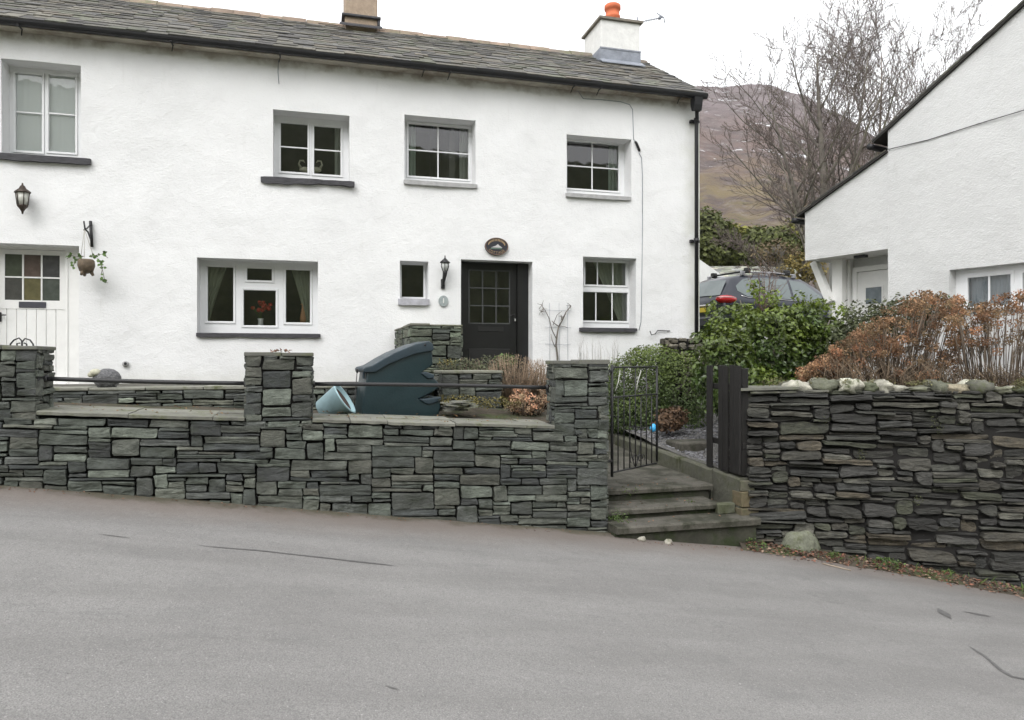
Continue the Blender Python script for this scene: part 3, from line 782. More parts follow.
def curtain(B, x0, x1, z0, z1, y, mt, waves=5, amp=.03, sweep=None, c=(1, 1, 1)):
    """hanging cloth; sweep(t)->(xa,xb) at height fraction t (0 bottom)"""
    mb = MB(); nx, nzv = 28, 10; vs = []
    for j in range(nzv+1):
        t = j/nzv
        xa, xb = sweep(t) if sweep else (x0, x1)
        for i in range(nx+1):
            u = i/nx; vs.append((lerp(xa, xb, u), y+amp*math.sin(u*waves*6.28+math.sin(j*.4))*(.6+.4*t), lerp(z0, z1, t)))
    mb.add(vs, [(j*(nx+1)+i, j*(nx+1)+i+1, (j+1)*(nx+1)+i+1, (j+1)*(nx+1)+i) for j in range(nzv) for i in range(nx)], 0, c, True)
    B(mb, 'curtain', mt)
w, B, g = window('W1', [((16, 42, 74.5, 151), [], [.5]), ((49.3, 75.3, 76.5, 152), [], [.5])], (-8, 90, 157, 163.5), 'slate_sill', label='tall two light window above the white plank door, pale net standing in for its sky reflection')
curtain(B, g[0][0]-.1, g[1][1]+.1, g[0][2]-.15, g[0][3]+.2, YF+.045, M['net'], 16, .012, c=(1.25, 1.17, 1.12))  # brightened net close behind the glass stands in for the sky's reflection
w, B, g = window('W2', [((280.8, 307.5, 124, 172), [], [.51]), ((314.2, 340.5, 127.3, 174.5), [], [.51])], (260.5, 354.5, 178.5, 184), 'slate_sill', label='two light window over a rough jutting slate sill, on the upper floor')
curtain(B, g[1][1]-.09, g[1][1]+.12, g[1][2]-.15, g[1][3]+.1, YF+.15, M['curtain'], 3, .02, c=(.7, .72, .7))
w, B, g = window('W3', [((408.6, 468.3, 126.5, 177.5), [438], [.5])], (404, 477.5, 181.5, 186), 'grey_sill', label='four pane upper window with pale curtains, right of the one with the rough sill')
curtain(B, g[0][0]-.12, g[0][0]+.14, g[0][2]-.15, g[0][3]+.1, YF+.14, M['curtain'], 4, .02, c=(.62, .72, .68))
curtain(B, g[0][1]-.13, g[0][1]+.12, g[0][2]-.15, g[0][3]+.1, YF+.14, M['curtain'], 4, .02, c=(.7, .72, .7))
w, B, g = window('W4', [((567, 618.3, 143.5, 189.5), [592], [.48])], (566.5, 631.5, 194.5, 198.5), 'grey_sill', label='four pane upper window nearest the downpipe')
curtain(B, g[0][1]-.14, g[0][1]+.12, g[0][2]-.15, g[0][3]+.1, YF+.14, M['curtain'], 4, .02, c=(.6, .7, .66))
w, B, g = window('W5', [((207.8, 233.3, 267.2, 321.2), [], []), ((247.2, 271.8, 268.7, 280.3), [], []), ((243.8, 275.7, 290.6, 325.4), [], []), ((286, 310, 270.2, 322.5), [], [])], (196, 320.5, 333.3, 337.6), 'slate_sill', label='wide ground floor window with four casements and swept back curtains')
ga, gb = g[0], g[3]
curtain(B, 0, 0, ga[2]-.1, ga[3]+.1, YF+.13, M['curtain_g'], 4, .025, sweep=lambda t: (ga[0]-.12, ga[0]-.0+.30*t**1.3))
curtain(B, 0, 0, gb[2]-.1, gb[3]+.1, YF+.13, M['curtain_g'], 4, .025, sweep=lambda t: (gb[1]-.05-.27*t**1.2, gb[1]+.1))
zs5 = Z5 = g[2][2]; win5 = g
w, B, g = window('W6', [((401.6, 423.4, 265, 297), [], [])], (398.5, 429.5, 298.5, 305.5), 'lilac_sill', label='smallest window of the cottage, a single pane left of the black lantern')
w, B, g = window('W7', [((585.2, 625.2, 262.5, 285), [597.4, 612.8], []), ((582.4, 627, 292.6, 320.8), [595.8, 612], [])], (580, 637.5, 327.8, 332), 'slate_sill', label='six pane sliding sash window on the ground floor right of the black door')
gg = g[1]
curtain(B, 0, 0, gg[2]-.1, g[0][3]+.1, YF+.15, M['curtain'], 5, .025, sweep=lambda t: (gg[1]-.12-.62*max(0, t-.1)**1.1, gg[1]+.12), c=(.62, .66, .58))
# ---- doors
def child_empty(name, loc, parent):
    e = bpy.data.objects.new(name, None); COL.objects.link(e); e.parent = parent; e.location = Vector(loc)-Vector(parent.location); e.empty_display_size = .2
    T = Matrix.Translation(-Vector(loc))
    def B(mb, nm, mt): o = mb.build(nm, mt, None); o.data.transform(T); o.parent = e; return o
    return e, B
X0, X1, Z0, Z1 = OP['D2']
d2, B = child_empty('door', ((X0+X1)/2, YF, Z0), cot); d2['label'] = 'black front door with nine small panes under the oval name plaque'
xa, xb = rat(463)*YF, rat(516.5)*YF
gx0, gx1, gz0, gz1 = wr(469, 509.5, 270.5, 323.5, YF)
mb = MB(); panel(mb, X0-.02, X1+.02, Z0, Z1+.02, [(xa-.004, xb+.004, Z0+.03, gz1+.13)], YF-.05, YF+.08); B(mb, 'door_frame', M['black'])
mb = MB(); panel(mb, xa, xb, Z0+.03, gz1+.126, [(gx0, gx1, gz0, gz1)], YF, YF+.045)
B(mb, 'door_leaf', M['black'])
mb = MB()
for k in range(4):
    x = lerp(gx0, gx1, k/3); mb.bbox(x-.011, x+.011, YF-.006, YF+.02, gz0, gz1, .003)
    z = lerp(gz0, gz1, k/3); mb.bbox(gx0, gx1, YF-.005, YF+.019, z-.011, z+.011, .003)
B(mb, 'glazing_bar', surf('worn black bar', (.05, .053, .053), .5))
mb = MB(); mb.add([(gx0, YF+.012, gz0), (gx1, YF+.012, gz0), (gx1, YF+.012, gz1), (gx0, YF+.012, gz1)], [(0, 1, 2, 3)]); B(mb, 'pane', M['glass'])
mb = MB(); lx0, lx1, lz0, lz1 = wr(478, 503, 327, 331.5, YF); mb.bbox(lx0, lx1, YF-.012, YF+.01, lz0, lz1, .003)
mb.bbox(xa+.09, xb-.12, YF-.010, YF+.01, Z0+.15, Z0+.62, .012)
B(mb, 'letter_plate', surf('dull black metal', (.03, .03, .03), .4, metallic=.5))
hx, hz = rat(514.3)*YF, (360-317)/F*dep(514, YF)
mb = MB(); mb.bbox(hx-.012, hx+.012, YF-.015, YF, hz-.09, hz+.06, .003, 1); mb.tube([(hx, YF-.01, hz+.03), (hx, YF-.05, hz+.03), (hx-.1, YF-.055, hz+.025)], .009, 8, 1)
mb.bbox(hx+.001, hx+.02, YF-.035, YF-.015, hz-.075, hz-.03, .003, 0)
B(mb, 'handle', [surf('pale metal key', (.7, .7, .68), .3, metallic=.6), surf('black handle', (.02, .02, .02), .4)])
# white plank door
X0, X1, Z0, Z1 = OP['D1']
d1, B = child_empty('door', ((X0+X1)/2, YF, Z0), cot); d1['label'] = 'white plank door with six stained glass panes at the left edge'
YD = YF
gx0, gx1, gz0, gz1 = wr(4.7, 59.7, 254.7, 300.3, YD)
xb = rat(65.5)*YD; xa = gx0-(xb-gx1)-.03
mb = MB(); panel(mb, X0-.02, X1+.02, Z0, Z1+.02, [(xa-.004, xb+.004, Z0+.03, gz1+.075)], YF-.05, YF+.08)
mb.bbox(xb+.03, xb+.05, YF-.065, YF-.05, Z0, gz1+.07, .004)
B(mb, 'door_frame', M['paintw'])
mb = MB()
panel(mb, xa, xb, gz0-.13, gz1+.07, [(gx0, gx1, gz0, gz1)], YD, YD+.045)
nb = 7
for k in range(nb):
    a0, a1 = lerp(xa+.0, xb, k/nb), lerp(xa, xb, (k+1)/nb)
    mb.bbox(a0+.002, a1-.002, YD+.008, YD+.04, Z0+.03, gz0-.125, .007)
B(mb, 'door_leaf', M['paintw'])
mb = MB()
for v in (22.9, 41.6): x = rat(v)*YD; mb.bbox(x-.011, x+.011, YD-.002, YD+.02, gz0, gz1, .003)
zm_ = (gz0+gz1)/2; mb.bbox(gx0, gx1, YD-.001, YD+.019, zm_-.011, zm_+.011, .003)
B(mb, 'glazing_bar', M['paintw'])
cols = [(.06, .07, .05), (.095, .07, .06), (.06, .06, .062), (.065, .065, .06), (.11, .10, .05), (.065, .075, .065)]
vx = [gx0, rat(22.9)*YD, rat(41.6)*YD, gx1]
for q, c in enumerate(cols):
    i, j = q % 3, q//3; z1_ = gz1 if j == 0 else zm_; z0_ = zm_ if j == 0 else gz0
    mb = MB(); mb.add([(vx[i], YD+.012, z0_), (vx[i+1], YD+.012, z0_), (vx[i+1], YD+.012, z1_), (vx[i], YD+.012, z1_)], [(0, 1, 2, 3)])
    B(mb, 'stained_pane', surf('obscured coloured glass', c, .18, vary=.25, vscale=8, bump=.004, bscale=30))
lx0, lx1, lz0, lz1 = wr(19, 46.2, 301.8, 307.8, YD)
mb = MB(); mb.bbox(lx0, lx1, YD-.012, YD, lz0, lz1, .004); B(mb, 'letter_plate', surf('grey letter plate', (.07, .07, .085), .4, metallic=.3))
hx, hz = rat(.5)*YD, (360-315)/F*dep(1, YD)
mb = MB(); mb.bbox(hx-.015, hx+.015, YD-.012, YD, hz-.1, hz+.04, .004); mb.tube([(hx, YD-.01, hz), (hx, YD-.05, hz), (hx+.09, YD-.055, hz-.003)], .009, 8); B(mb, 'handle', M['iron'])
# ---- roof: every slate laid
rf, B = child_empty('roof', (0, 14.4, 6.5), cot)
E0 = Vector((0, 11.80, 4.865)); R0 = Vector((0, 14.42, 6.5)); sl = (R0-E0); SL = sl.length; sd = sl.normalized(); sn = Vector((0, -sd.z, sd.y))
mb = MB(); a = -.03
def rp(x, t, o): p = E0+sd*t+sn*o; return (x, p.y, p.z)
xr0, xr1 = -8.2, 6.95
vs = [rp(xr0, .03, -.01), rp(xr1-.02, .03, -.01), rp(xr1-.02, SL, -.01), rp(xr0, SL, -.01), rp(xr0, .03, -.06), rp(xr1-.02, .03, -.06), rp(xr1-.02, SL, -.06), rp(xr0, SL, -.06)]
mb.add(vs, [(0, 1, 2, 3), (7, 6, 5, 4), (0, 4, 5, 1), (1, 5, 6, 2)])
bk = [(xr0, 14.42, 6.5), (xr1-.02, 14.42, 6.5), (xr1-.02, 17.4, 4.72), (xr0, 17.4, 4.72)]
mb.add(bk, [(0, 1, 2, 3)])
B(mb, 'roof_deck', M['roofunder'])
mb = MB(); rr = random.Random(31)
RT = [(1,1,1),(1.15,1.12,1.05),(.8,.8,.82),(1.3,1.25,1.1),(.9,.88,.8),(1.05,1.1,.9),(.68,.66,.66),(1.2,1.1,.95)]
def slates(mb, P, SLn, x0, x1, rr, e0=.2, e1=.12, sag=0):
    t = 0
    row = 0
    while t < SLn-.04:
        ex = lerp(e0, e1, t/SLn); x = x0+rr.uniform(0, .2)-.2
        ln = ex*1.9
        while x < x1:
            w = rr.uniform(.16, .42)*lerp(1.1, .8, t/SLn)
            xa_, xb_ = max(x, x0), min(x+w, x1)
            if xb_-xa_ > .03:
                k = rr.choice(RT); q = rr.uniform(.75, 1.2); c = (k[0]*q, k[1]*q, k[2]*q)
                t0 = t+rr.uniform(-.014, .014); th = rr.uniform(.012, .024); lift = rr.uniform(.012, .024); tb = min(t0+ln, SLn)
                d = rr.uniform(-.008, .008)
                vs = [P(xa_+.002, t0-d, lift), P(xb_-.002, t0+d, lift+rr.uniform(-.004, .004)), P(xb_-.002, tb, 0), P(xa_+.002, tb, 0),
                      P(xa_+.002, t0-d, lift+th), P(xb_-.002, t0+d, lift+th), P(xb_-.002, tb, th), P(xa_+.002, tb, th)]
                mb.add(vs, [(4, 5, 6, 7), (0, 1, 5, 4), (1, 2, 6, 5), (3, 0, 4, 7)], 0, c)
            x += w
        t += ex; row += 1
slates(mb, rp, SL, xr0, xr1, rr)
B(mb, 'slates', M['roofslate'])
mb = MB(); x = xr0
while x < xr1:
    w = rr.uniform(.38, .5); xe = min(x+w, xr1); h = rr.uniform(-.012, .012); kk = rr.uniform(.8, 1.15)
    c = (kk, kk*.97, kk*.95) if x < 4.5 else (kk*.75, kk*.8, kk*.85)
    pf = [(14.22, 6.40), (14.30, 6.50), (14.40, 6.555), (14.46, 6.555), (14.56, 6.50), (14.64, 6.40), (14.62, 6.38), (14.43, 6.49), (14.24, 6.38)]
    mb.prism([(p[0], p[1]+h) for p in pf], 'x', x+.004, xe-.004, 0, c); x = xe
B(mb, 'ridge_tiles', M['ridge'])
mb = MB()
pf = []
for k in range(9): t = math.pi*k/8; pf.append((11.715-.062*math.cos(t), 4.825-.075*math.sin(t)))
inn = [(11.715+.052*math.cos(math.pi*k/8), 4.827-.063*math.sin(math.pi*k/8)) for k in range(9)]
n = 24; ring = pf+inn
vs = []
for i in range(n+1):
    x = lerp(xr0, 6.88, i/n); sag = .012*nz(x*.5, 2)
    vs += [(x, p[0], p[1]+sag) for p in ring]
K = len(ring)
mb.add(vs, [(i*K+q, i*K+K+q, i*K+K+(q+1) % K, i*K+(q+1) % K) for i in range(n) for q in range(K)]+[tuple(n*K+q for q in range(K))], 0, (1, 1, 1))
mb.prism([(11.785, 4.775), (11.805, 4.775), (11.805, 4.855), (11.785, 4.855)], 'x', xr0, 6.88)   # fascia
B(mb, 'gutter', M['gutter'])
mb = MB(); mb.prism([(11.81, 4.765), (12.06, 4.765), (12.06, 4.82), (11.81, 4.82)], 'x', xr0, 6.87); B(mb, 'soffit', surf('stained cream soffit', (.42, .39, .33), .8, vary=.3, vscale=2, dark=(.15, .11, .07), dscale=1.5, dlo=.5, dhi=.7))
for px in (20, 172, 280, 424, 450, 574, 600, 681):
    x = rat(px)*11.75
    mb = MB(); mb.bbox(x-.012, x+.012, 11.65, 11.83, 4.735, 4.75, .003); mb.tube([(x, 11.82, 4.74), (x-.02, 11.86, 4.67)], .008, 6); B(mb, 'gutter_bracket', M['gutter'])
# downpipe
dp, B = child_empty('downpipe', (6.78, 11.9, 1), cot)
dx = rat(696.5)*11.88; hxp = rat(696.5)*11.72
mb = MB(); mb.tube([(hxp, 11.715, 4.72), (hxp, 11.715, 4.63), (dx, 11.86, 4.45), (dx, 11.88, 4.3), (dx, 11.88, -1.2)], .036, 12)
B(mb, 'pipe', M['gutter'])
mb = MB(); mb.prism([(11.63, 4.75), (11.80, 4.75), (11.79, 4.62), (11.75, 4.52), (11.68, 4.52), (11.65, 4.62)], 'x', hxp-.08, hxp+.08)
B(mb, 'hopper', M['gutter'])
for z in (4.36, 2.15, .3):
    mb = MB(); mb.tube([(dx, 11.88, z), (dx, 11.88, z+.09)], .048, 12); mb.bbox(dx-.09, dx+.09, 11.92, 11.99, z+.02, z+.07, .004); B(mb, 'pipe_clip', M['gutter'])
# chimneys
ch, B = child_empty('chimney', (rat(620)*14, 14, 6.5), cot); ch['label'] = 'white rendered chimney stack with a terracotta pot'
y0, y1 = 13.8, 14.75; cxa, cxb = rat(601)*y0, rat(640)*y0
mb = MB(); mb.bbox(cxa, cxb, y0, y1, 5.9, 7.02, .015); B(mb, 'stack', M['chim_white'])
mb = MB(); mb.prism([(y0-.05, 7.02), (y1+.05, 7.02), (y1+.05, 7.065), (y0-.05, 7.065)], 'x', cxa-.05, cxb+.05); B(mb, 'cap_slab', surf('weathered cap slab', (.20, .18, .15), .9, vary=.3, vscale=8))
zb_ = (360-50)/F*dep(615, y0)
mb = MB(); mb.box(cxa-.02, cxb+.012, y0-.012, y1-.35, 5.9, zb_+.02); mb.box(cxa-.03, cxb+.02, y0-.02, y0-.0125, zb_+.0, zb_+.03); mb.prism([(y0-.012, 6.20), (y0-.2, 6.07), (y0-.2, 6.05), (y0-.012, 6.17)], 'x', cxa-.05, cxb+.03)
B(mb, 'flashing', M['lead'])
px_ = rat(612.5)*14.15; zc = 7.065; pr_ = (rat(620.5)-rat(605.5))*14.15/2
mb = MB(); mb.lathe([(.72*pr_/.8, 0), (.84*pr_, .05), (.82*pr_, .14), (.95*pr_, .17), (.95*pr_, .21), (.83*pr_, .22), (.84*pr_, .33), (pr_, .35), (pr_, .43), (.86*pr_, .45), (.78*pr_, .42), (.7*pr_, .1)], (px_, 14.15, zc), 20); B(mb, 'chimney_pot', M['terracotta'])
mb = MB(); mb.lathe([(.12, 0), (.13, .08), (.09, .14), (.02, .17)], (rat(602)*14.5, 14.5, zc), 16); B(mb, 'chimney_cowl', M['gutter'])
ch, B = child_empty('chimney', (rat(362)*14, 14.1, 6.5), cot); ch['label'] = 'buff stone chimney stack cut by the top of the picture'
y0, y1 = 14.0, 14.85; cxa, cxb = rat(345)*y0, rat(377.5)*y0
mb = MB(); mb.bbox(cxa, cxb, y0, y1, 6.0, 7.6, .015); B(mb, 'stack', M['chim_tan'])
zz = (360-17)/F*dep(360, y0)
mb = MB(); mb.bbox(cxa-.06, cxb+.06, y0-.06, y1+.06, zz-.02, zz+.025, .01); mb.bbox(cxb, cxb+.05, y0-.03, y0+.04, zz-.14, zz-.03, .01); mb.prism([(y0-.012, 6.40), (y0-.12, 6.33), (y0-.12, 6.30), (y0-.012, 6.36)], 'x', cxa-.1, cxb+.08); B(mb, 'drip_slate', M['slate_sill'])
for k in (.28, .72):
    mb = MB(); mb.lathe([(.1, 0), (.11, .35), (.13, .37), (.13, .42), (.09, .42)], (lerp(cxa, cxb, k), 14.4, 7.6), 16); B(mb, 'chimney_pot', M['terracotta'])
# aerial
p0 = at(640, 22, 14.2); p1 = at(660, 18, 14.2)
ae = thing('television_aerial', 'thin television aerial arm sticking out from the white chimney', 'aerial', p0)
mb = MB(); mb.tube([p0-Vector((.1, 0, .02)), p0, p1+Vector((.1, 0, .03))], .010, 6); mb.tube([p0-Vector((.06, 0, .35)), p0-Vector((.06, 0, -.1))], .016, 6); mb.build('boom', M['lead'], ae)
mb = MB()
for k in range(7):
    q = p0.lerp(p1, .25+k*.13); mb.tube([q-Vector((0, .16, 0)), q+Vector((0, .16, 0))], .005, 5)
q = at(664, 18, 14.2); mb.tube([q+Vector((-.18, 0, .09)), q, q+Vector((.01, 0, -.1))], .012, 5); q = p1; mb.bbox(q.x-.03, q.x+.02, q.y-.03, q.y+.03, q.z-.03, q.z+.03, .006)
mb.build('elements', M['lead'], ae)
# cable on the wall
cb = thing('wall_cable', 'thin grey cable with a black joint running down the white wall by the right windows', 'cable', at(640, 300, 11.99))
def onw(x, y, o=.0): p = at(x, y, 12); return Vector((p.x, wy(p.x, p.z)-.008-o, p.z))
mb = MB(); mb.tube([onw(*p) for p in ((574, 86), (583, 99), (600, 100), (620, 102), (629, 105), (632, 110), (632.5, 125), (633, 140))]+[onw(636, 143, .01)], .006, 5)
mb.tube([onw(638, 153, .01)]+[onw(*p) for p in ((641, 158), (642, 175), (642, 230), (641.5, 300), (641, 322), (639, 330))], .006, 5); mb.build('cable', M['lead'], cb)
mb = MB(); mb.tube([onw(633.7, 142, .012), onw(635, 143, .014), onw(638.3, 150.5, .014), onw(639, 152, .012)], [.012, .024, .024, .012], 8); mb.build('joint', M['gutter'], cb)
cb = thing('wall_wire', 'short loose grey wire hanging below the gutter above the rough silled window', 'wire', at(279, 75, 11.99))
mb = MB(); mb.tube([onw(277.5, 52), onw(278.5, 62), onw(278, 72), onw(279, 84)], .005, 5); mb.build('wire', M['lead'], cb)
cb = thing('wall_hook', 'small bent metal hook fixed on the white wall near the right end, above the hedge', 'hook', at(655, 331, 11.98))
mb = MB(); mb.tube([onw(670, 331, .01), onw(657, 330.5, .03), onw(654, 334, .05), onw(650, 335, .06), onw(648.5, 331, .06)], .009, 6); mb.build('hook', M['iron'], cb)
mb = MB(); q = onw(126, 364, .0); mb.lathe([(.02, 0), (.05, .004), (.055, .0)], (0, 0, 0), 14)
mb = MB(); mb.tube([q+Vector((0, -.0, 0)), q+Vector((0, -.03, 0))], .045, 14); mb.tube([q+Vector((0, -.028, .008)), q+Vector((0, -.034, .008))], .022, 12, 1)
tag(mb.build('wall_vent', [M['grey_sill'], M['iron']]), 'small round vent low on the white wall between plank door and wide window', 'vent')
# ---- name plaque and number plate
c = at(496.6, 246.5, 11.97); rx = (rat(508.3)-rat(485)) * 11.97/2; rz = 8.7/F*dep(497, 11.97)
pq = thing('name_plaque', 'small oval cast plaque with gold lettering over the black front door', 'plaque', c)
def oval(mb, rx, rz, ya, yb, m=0, n=32, c_=c):
    vs = [(c_.x+rx*math.cos(t), y, c_.z+rz*math.sin(t)) for y in (ya, yb) for t in [2*math.pi*k/n for k in range(n)]]
    mb.add(vs, [tuple(range(n)), tuple(range(2*n-1, n-1, -1))]+[(i, i+n, (i+1) % n+n, (i+1) % n) for i in range(n)], m)
dk = surf('dark plaque enamel', (.022, .022, .03), .5); gold = surf('dull gold paint', (.36, .25, .14), .5)
mb = MB(); oval(mb, rx, rz, 11.96, 12.0); mb.build('plate', dk, pq)
mb = MB(); mb.tube([(c.x+rx*.96*math.cos(t), 11.957, c.z+rz*.96*math.sin(t)) for t in [2*math.pi*k/40 for k in range(41)]], .008, 6, cap=False); mb.build('rim', surf('brown plaque rim', (.17, .11, .08), .5), pq)
def text(s, parent, mt, loc, size, rot=0, ext=.002, nm='lettering'):
    cu = bpy.data.curves.new('t', 'FONT'); cu.body = s; cu.size = size; cu.extrude = ext; cu.align_x = 'CENTER'; cu.align_y = 'CENTER'
    o = bpy.data.objects.new('t', cu); COL.objects.link(o); bpy.context.view_layer.update()
    me = bpy.data.meshes.new_from_object(o); bpy.data.objects.remove(o); bpy.data.curves.remove(cu)
    me.transform(Matrix.Translation(Vector(loc)-Vector(parent.location))@Matrix.Rotation(rot, 4, 'Y')@Matrix.Rotation(math.pi/2, 4, 'X'))
    me.materials.clear(); me.materials.append(mt)
    return me
def join_meshes(mes, nm, mt, parent):
    mb = MB()
    for me in mes:
        mb.add([v.co.copy() for v in me.vertices], [tuple(p.vertices) for p in me.polygons])
    o = mb.build(nm, mt, None); o.parent = parent; return o
ls = []
for i, chh_ in enumerate('COTTAGE'):
    a = math.radians(-90+(i-3)*17); ls.append(text(chh_, pq, gold, (c.x+rx*.76*math.cos(a), 11.957, c.z+rz*.74*math.sin(a)), .058, rot=-(a+math.pi/2)))
join_meshes(ls, 'lettering', gold, pq)
mb = MB()   # worn, unreadable raised arc above and the little fell scene
for i in range(15):
    a = math.radians(160-i*10); p = (c.x+rx*.74*math.cos(a), c.z+rz*.73*math.sin(a)); mb.bbox(p[0]-.008, p[0]+.006, 11.955, 11.96, p[1]-.018, p[1]+.018, .001)
mb.build('worn_letters', gold, pq)
mb = MB(); mb.prism([(c.x-.10, c.z-.02), (c.x-.02, c.z+.01), (c.x+.02, c.z+.04), (c.x+.045, c.z+.015), (c.x+.1, c.z-.02)], 'y', 11.956, 11.96, 0); mb.prism([(c.x-.11, c.z-.045), (c.x+.1, c.z-.045), (c.x+.08, c.z-.025), (c.x-.1, c.z-.025)], 'y', 11.955, 11.96, 1)
mb.build('hill_relief', [surf('pale relief', (.5, .48, .48), .6), surf('green relief', (.12, .18, .14), .6)], pq)
c = at(443.4, 301, 11.985)
nb_ = thing('number_plate', 'small grey oval house number plate reading 1 below the black lantern', 'number plate', c)
mb = MB(); oval(mb, 4.8/F*dep(443, 12), 5.4/F*dep(443, 12), 11.972, 12.0, c_=c); mb.build('plate', surf('grey slate plate', (.30, .34, .34), .6, vary=.2, vscale=20), nb_)
join_meshes([text('1', nb_, None, (c.x, 11.968, c.z), .12)], 'lettering', surf('white numeral', (.75, .75, .73), .6), nb_)
# ---- lanterns
def lantern(name, label, x, ytop, ybot, bronze, pxw, arm):
    p = at(x, (ytop+ybot)/2, 11.85)
    t = thing(name, label, 'lantern', p); H = (ybot-ytop)/F*dep(x, 11.85); w = pxw/F*dep(x, 11.85)/2
    mt = surf('aged bronze', (.06, .045, .035), .5, metallic=.4, vary=.3, vscale=20) if bronze else M['iron']
    z0 = p.z-H/2
    fg = surf('frosted lantern glass', (.55, .55, .5) if bronze else (.6, .62, .6), .15)
    if bronze:
        mb = MB(); mb.lathe([(.01, H), (.015, H*.93), (w*.3, H*.9), (w*.45, H*.82), (w, H*.72), (w*1.02, H*.68), (w*.85, H*.68)], (p.x, p.y, z0), 6); mb.build('lamp_roof', mt, t)
        mb = MB(); mb.lathe([(w*.82, H*.68), (w*.6, H*.28)], (p.x, p.y, z0), 6); mb.build('lamp_glass', fg, t)
        mb = MB()
        for k in range(6):
            a = math.pi*k/3; mb.tube([(p.x+w*.85*math.cos(a), p.y+w*.85*math.sin(a), z0+H*.7), (p.x+w*.62*math.cos(a), p.y+w*.62*math.sin(a), z0+H*.27)], .007, 5)
        mb.lathe([(w*.65, H*.29), (w*.65, H*.25), (w*.35, H*.16), (w*.15, H*.08), (.01, 0)], (p.x, p.y, z0), 10); mb.build('lamp_cage', mt, t)
        mb = MB(); mb.tube([(p.x, 12, z0+H*.5), (p.x, 11.95, z0+H*.8), (p.x, p.y+.02, z0+H*.86)], .012, 6); mb.bbox(p.x-.03, p.x+.03, 11.97, 12.0, z0+H*.35, z0+H*.65, .006); mb.build('bracket', mt, t)
    else:
        mb = MB(); mb.lathe([(.008, H), (.010, H*.93), (.02, H*.9), (w*.4, H*.88), (w, H*.80), (w*1.05, H*.77), (w*.8, H*.77)], (p.x, p.y, z0), 12); mb.build('lamp_roof', mt, t)
        mb = MB(); mb.lathe([(w*.72, H*.77), (w*.75, H*.68), (w*.5, H*.53)], (p.x, p.y, z0), 12); mb.build('lamp_glass', fg, t)
        mb = MB()
        for k in range(6):
            a = math.pi*k/3+.3; mb.tube([(p.x+w*.78*math.cos(a), p.y+w*.78*math.sin(a), z0+H*.78), (p.x+w*.82*math.cos(a), p.y+w*.82*math.sin(a), z0+H*.66), (p.x+w*.5*math.cos(a), p.y+w*.5*math.sin(a), z0+H*.52)], .006, 5)
        mb.build('lamp_cage', mt, t)
        mb = MB(); mb.tube([(p.x, p.y, z0+H*.53), (p.x, p.y, z0+H*.46), (p.x-.01, p.y+.03, z0+H*.3), (p.x-.02, 11.94, z0+H*.1)], [w*.5, .038, .03, .022], 10); mb.bbox(p.x-.045, p.x+.02, 11.965, 12.0, z0, z0+H*.3, .006); mb.build('bracket', mt, t)
lantern('wall_lantern', 'brown hexagonal wall lantern above the white plank door', 22.5, 183, 214, True, 15, 0)
lantern('wall_lantern', 'black coach lantern on the wall between the small window and the black door', 445, 255.5, 288, False, 10, 0)
# ---- hanging basket
hb = thing('hanging_basket', 'small brown hanging pot trailing ivy from a black wall bracket by the plank door', 'hanging basket', at(86, 260, 11.75))
mb = MB(); q0, q1 = at(90.5, 221, 11.97), at(92, 247, 11.97); mb.tube([q0, q1], .022, 6)
ra = at(84.5, 229, 11.75); mb.tube([at(91, 240, 11.95), at(88, 232, 11.85), at(85, 229, 11.74), at(83.8, 221, 11.73)], .012, 6); mb.tube([at(91, 224, 11.96), at(87.5, 228, 11.86), at(84, 230, 11.75)], .010, 6); mb.build('bracket', M['iron'], hb)
pc = at(86.3, 264.5, 11.72); mb = MB()
for dx_ in (-.09, .09, 0): mb.tube([ra, pc+Vector((dx_, .06 if dx_ else -.09, .09))], .004, 5)
mb.build('chain', surf('pale chain', (.4, .38, .34), .5), hb)
mb = MB(); mb.lathe([(.03, -.13), (.09, -.10), (.115, -.02), (.11, .05), (.09, .075), (.05, .07)], pc, 14)
for k in range(3): a = k*2.1; mb.tube([pc+Vector((.06*math.cos(a), .06*math.sin(a), -.1)), pc+Vector((.09*math.cos(a), .09*math.sin(a), -.16))], [.03, .018], 6)
mb.build('pot', surf('weathered brown pot', (.12, .09, .06), .8, vary=.4, vscale=20, bump=.01, bscale=20), hb)
def leafquad(mb, p, d, up, l, w, c, fold=.25):
    d = d.normalized(); sd_ = d.cross(up)
    if sd_.length < 1e-4: sd_ = d.orthogonal()
    sd_.normalize(); n_ = sd_.cross(d)
    vs = [p, p+d*l*.45+sd_*w*.5+n_*w*fold, p+d*l, p+d*l*.45-sd_*w*.5+n_*w*fold, p+d*l*.5]
    mb.add(vs, [(0, 1, 4), (1, 2, 4), (2, 3, 4), (3, 0, 4)], 0, c)
def rv(r): 
    while True:
        v = Vector((r.uniform(-1, 1), r.uniform(-1, 1), r.uniform(-1, 1)))
        if .05 < v.length < 1: return v.normalized()
mb = MB(); ml = MB(); rr = random.Random(2)
for pts in (((90, 256), (96, 257), (100, 262), (103, 272), (105, 282), (108, 283)), ((90, 256), (97, 255), (103, 254), (108, 258)), ((83, 256), (76, 257), (71, 255), (67, 259)), ((84, 256), (78, 259), (74, 264), (73, 268)), ((100, 262), (103, 266), (101, 275))):
    P3_ = [at(x, y, 11.70+rr.uniform(-.03, .03)) for x, y in pts]; mb.tube(P3_, .004, 5)
    for a, b in zip(P3_, P3_[1:]):
        for k in range(3): 
            g_ = rr.uniform(1.2, 3.2); leafquad(ml, a.lerp(b, rr.random())+rv(rr)*.02, rv(rr), Vector((0, -1, 0)), rr.uniform(.04, .065), .045, (g_, g_*1.1, g_))
mb.build('trailing_stems', M['bark'], hb); ml.build('ivy_leaves', M['leaf_ivy'], hb)
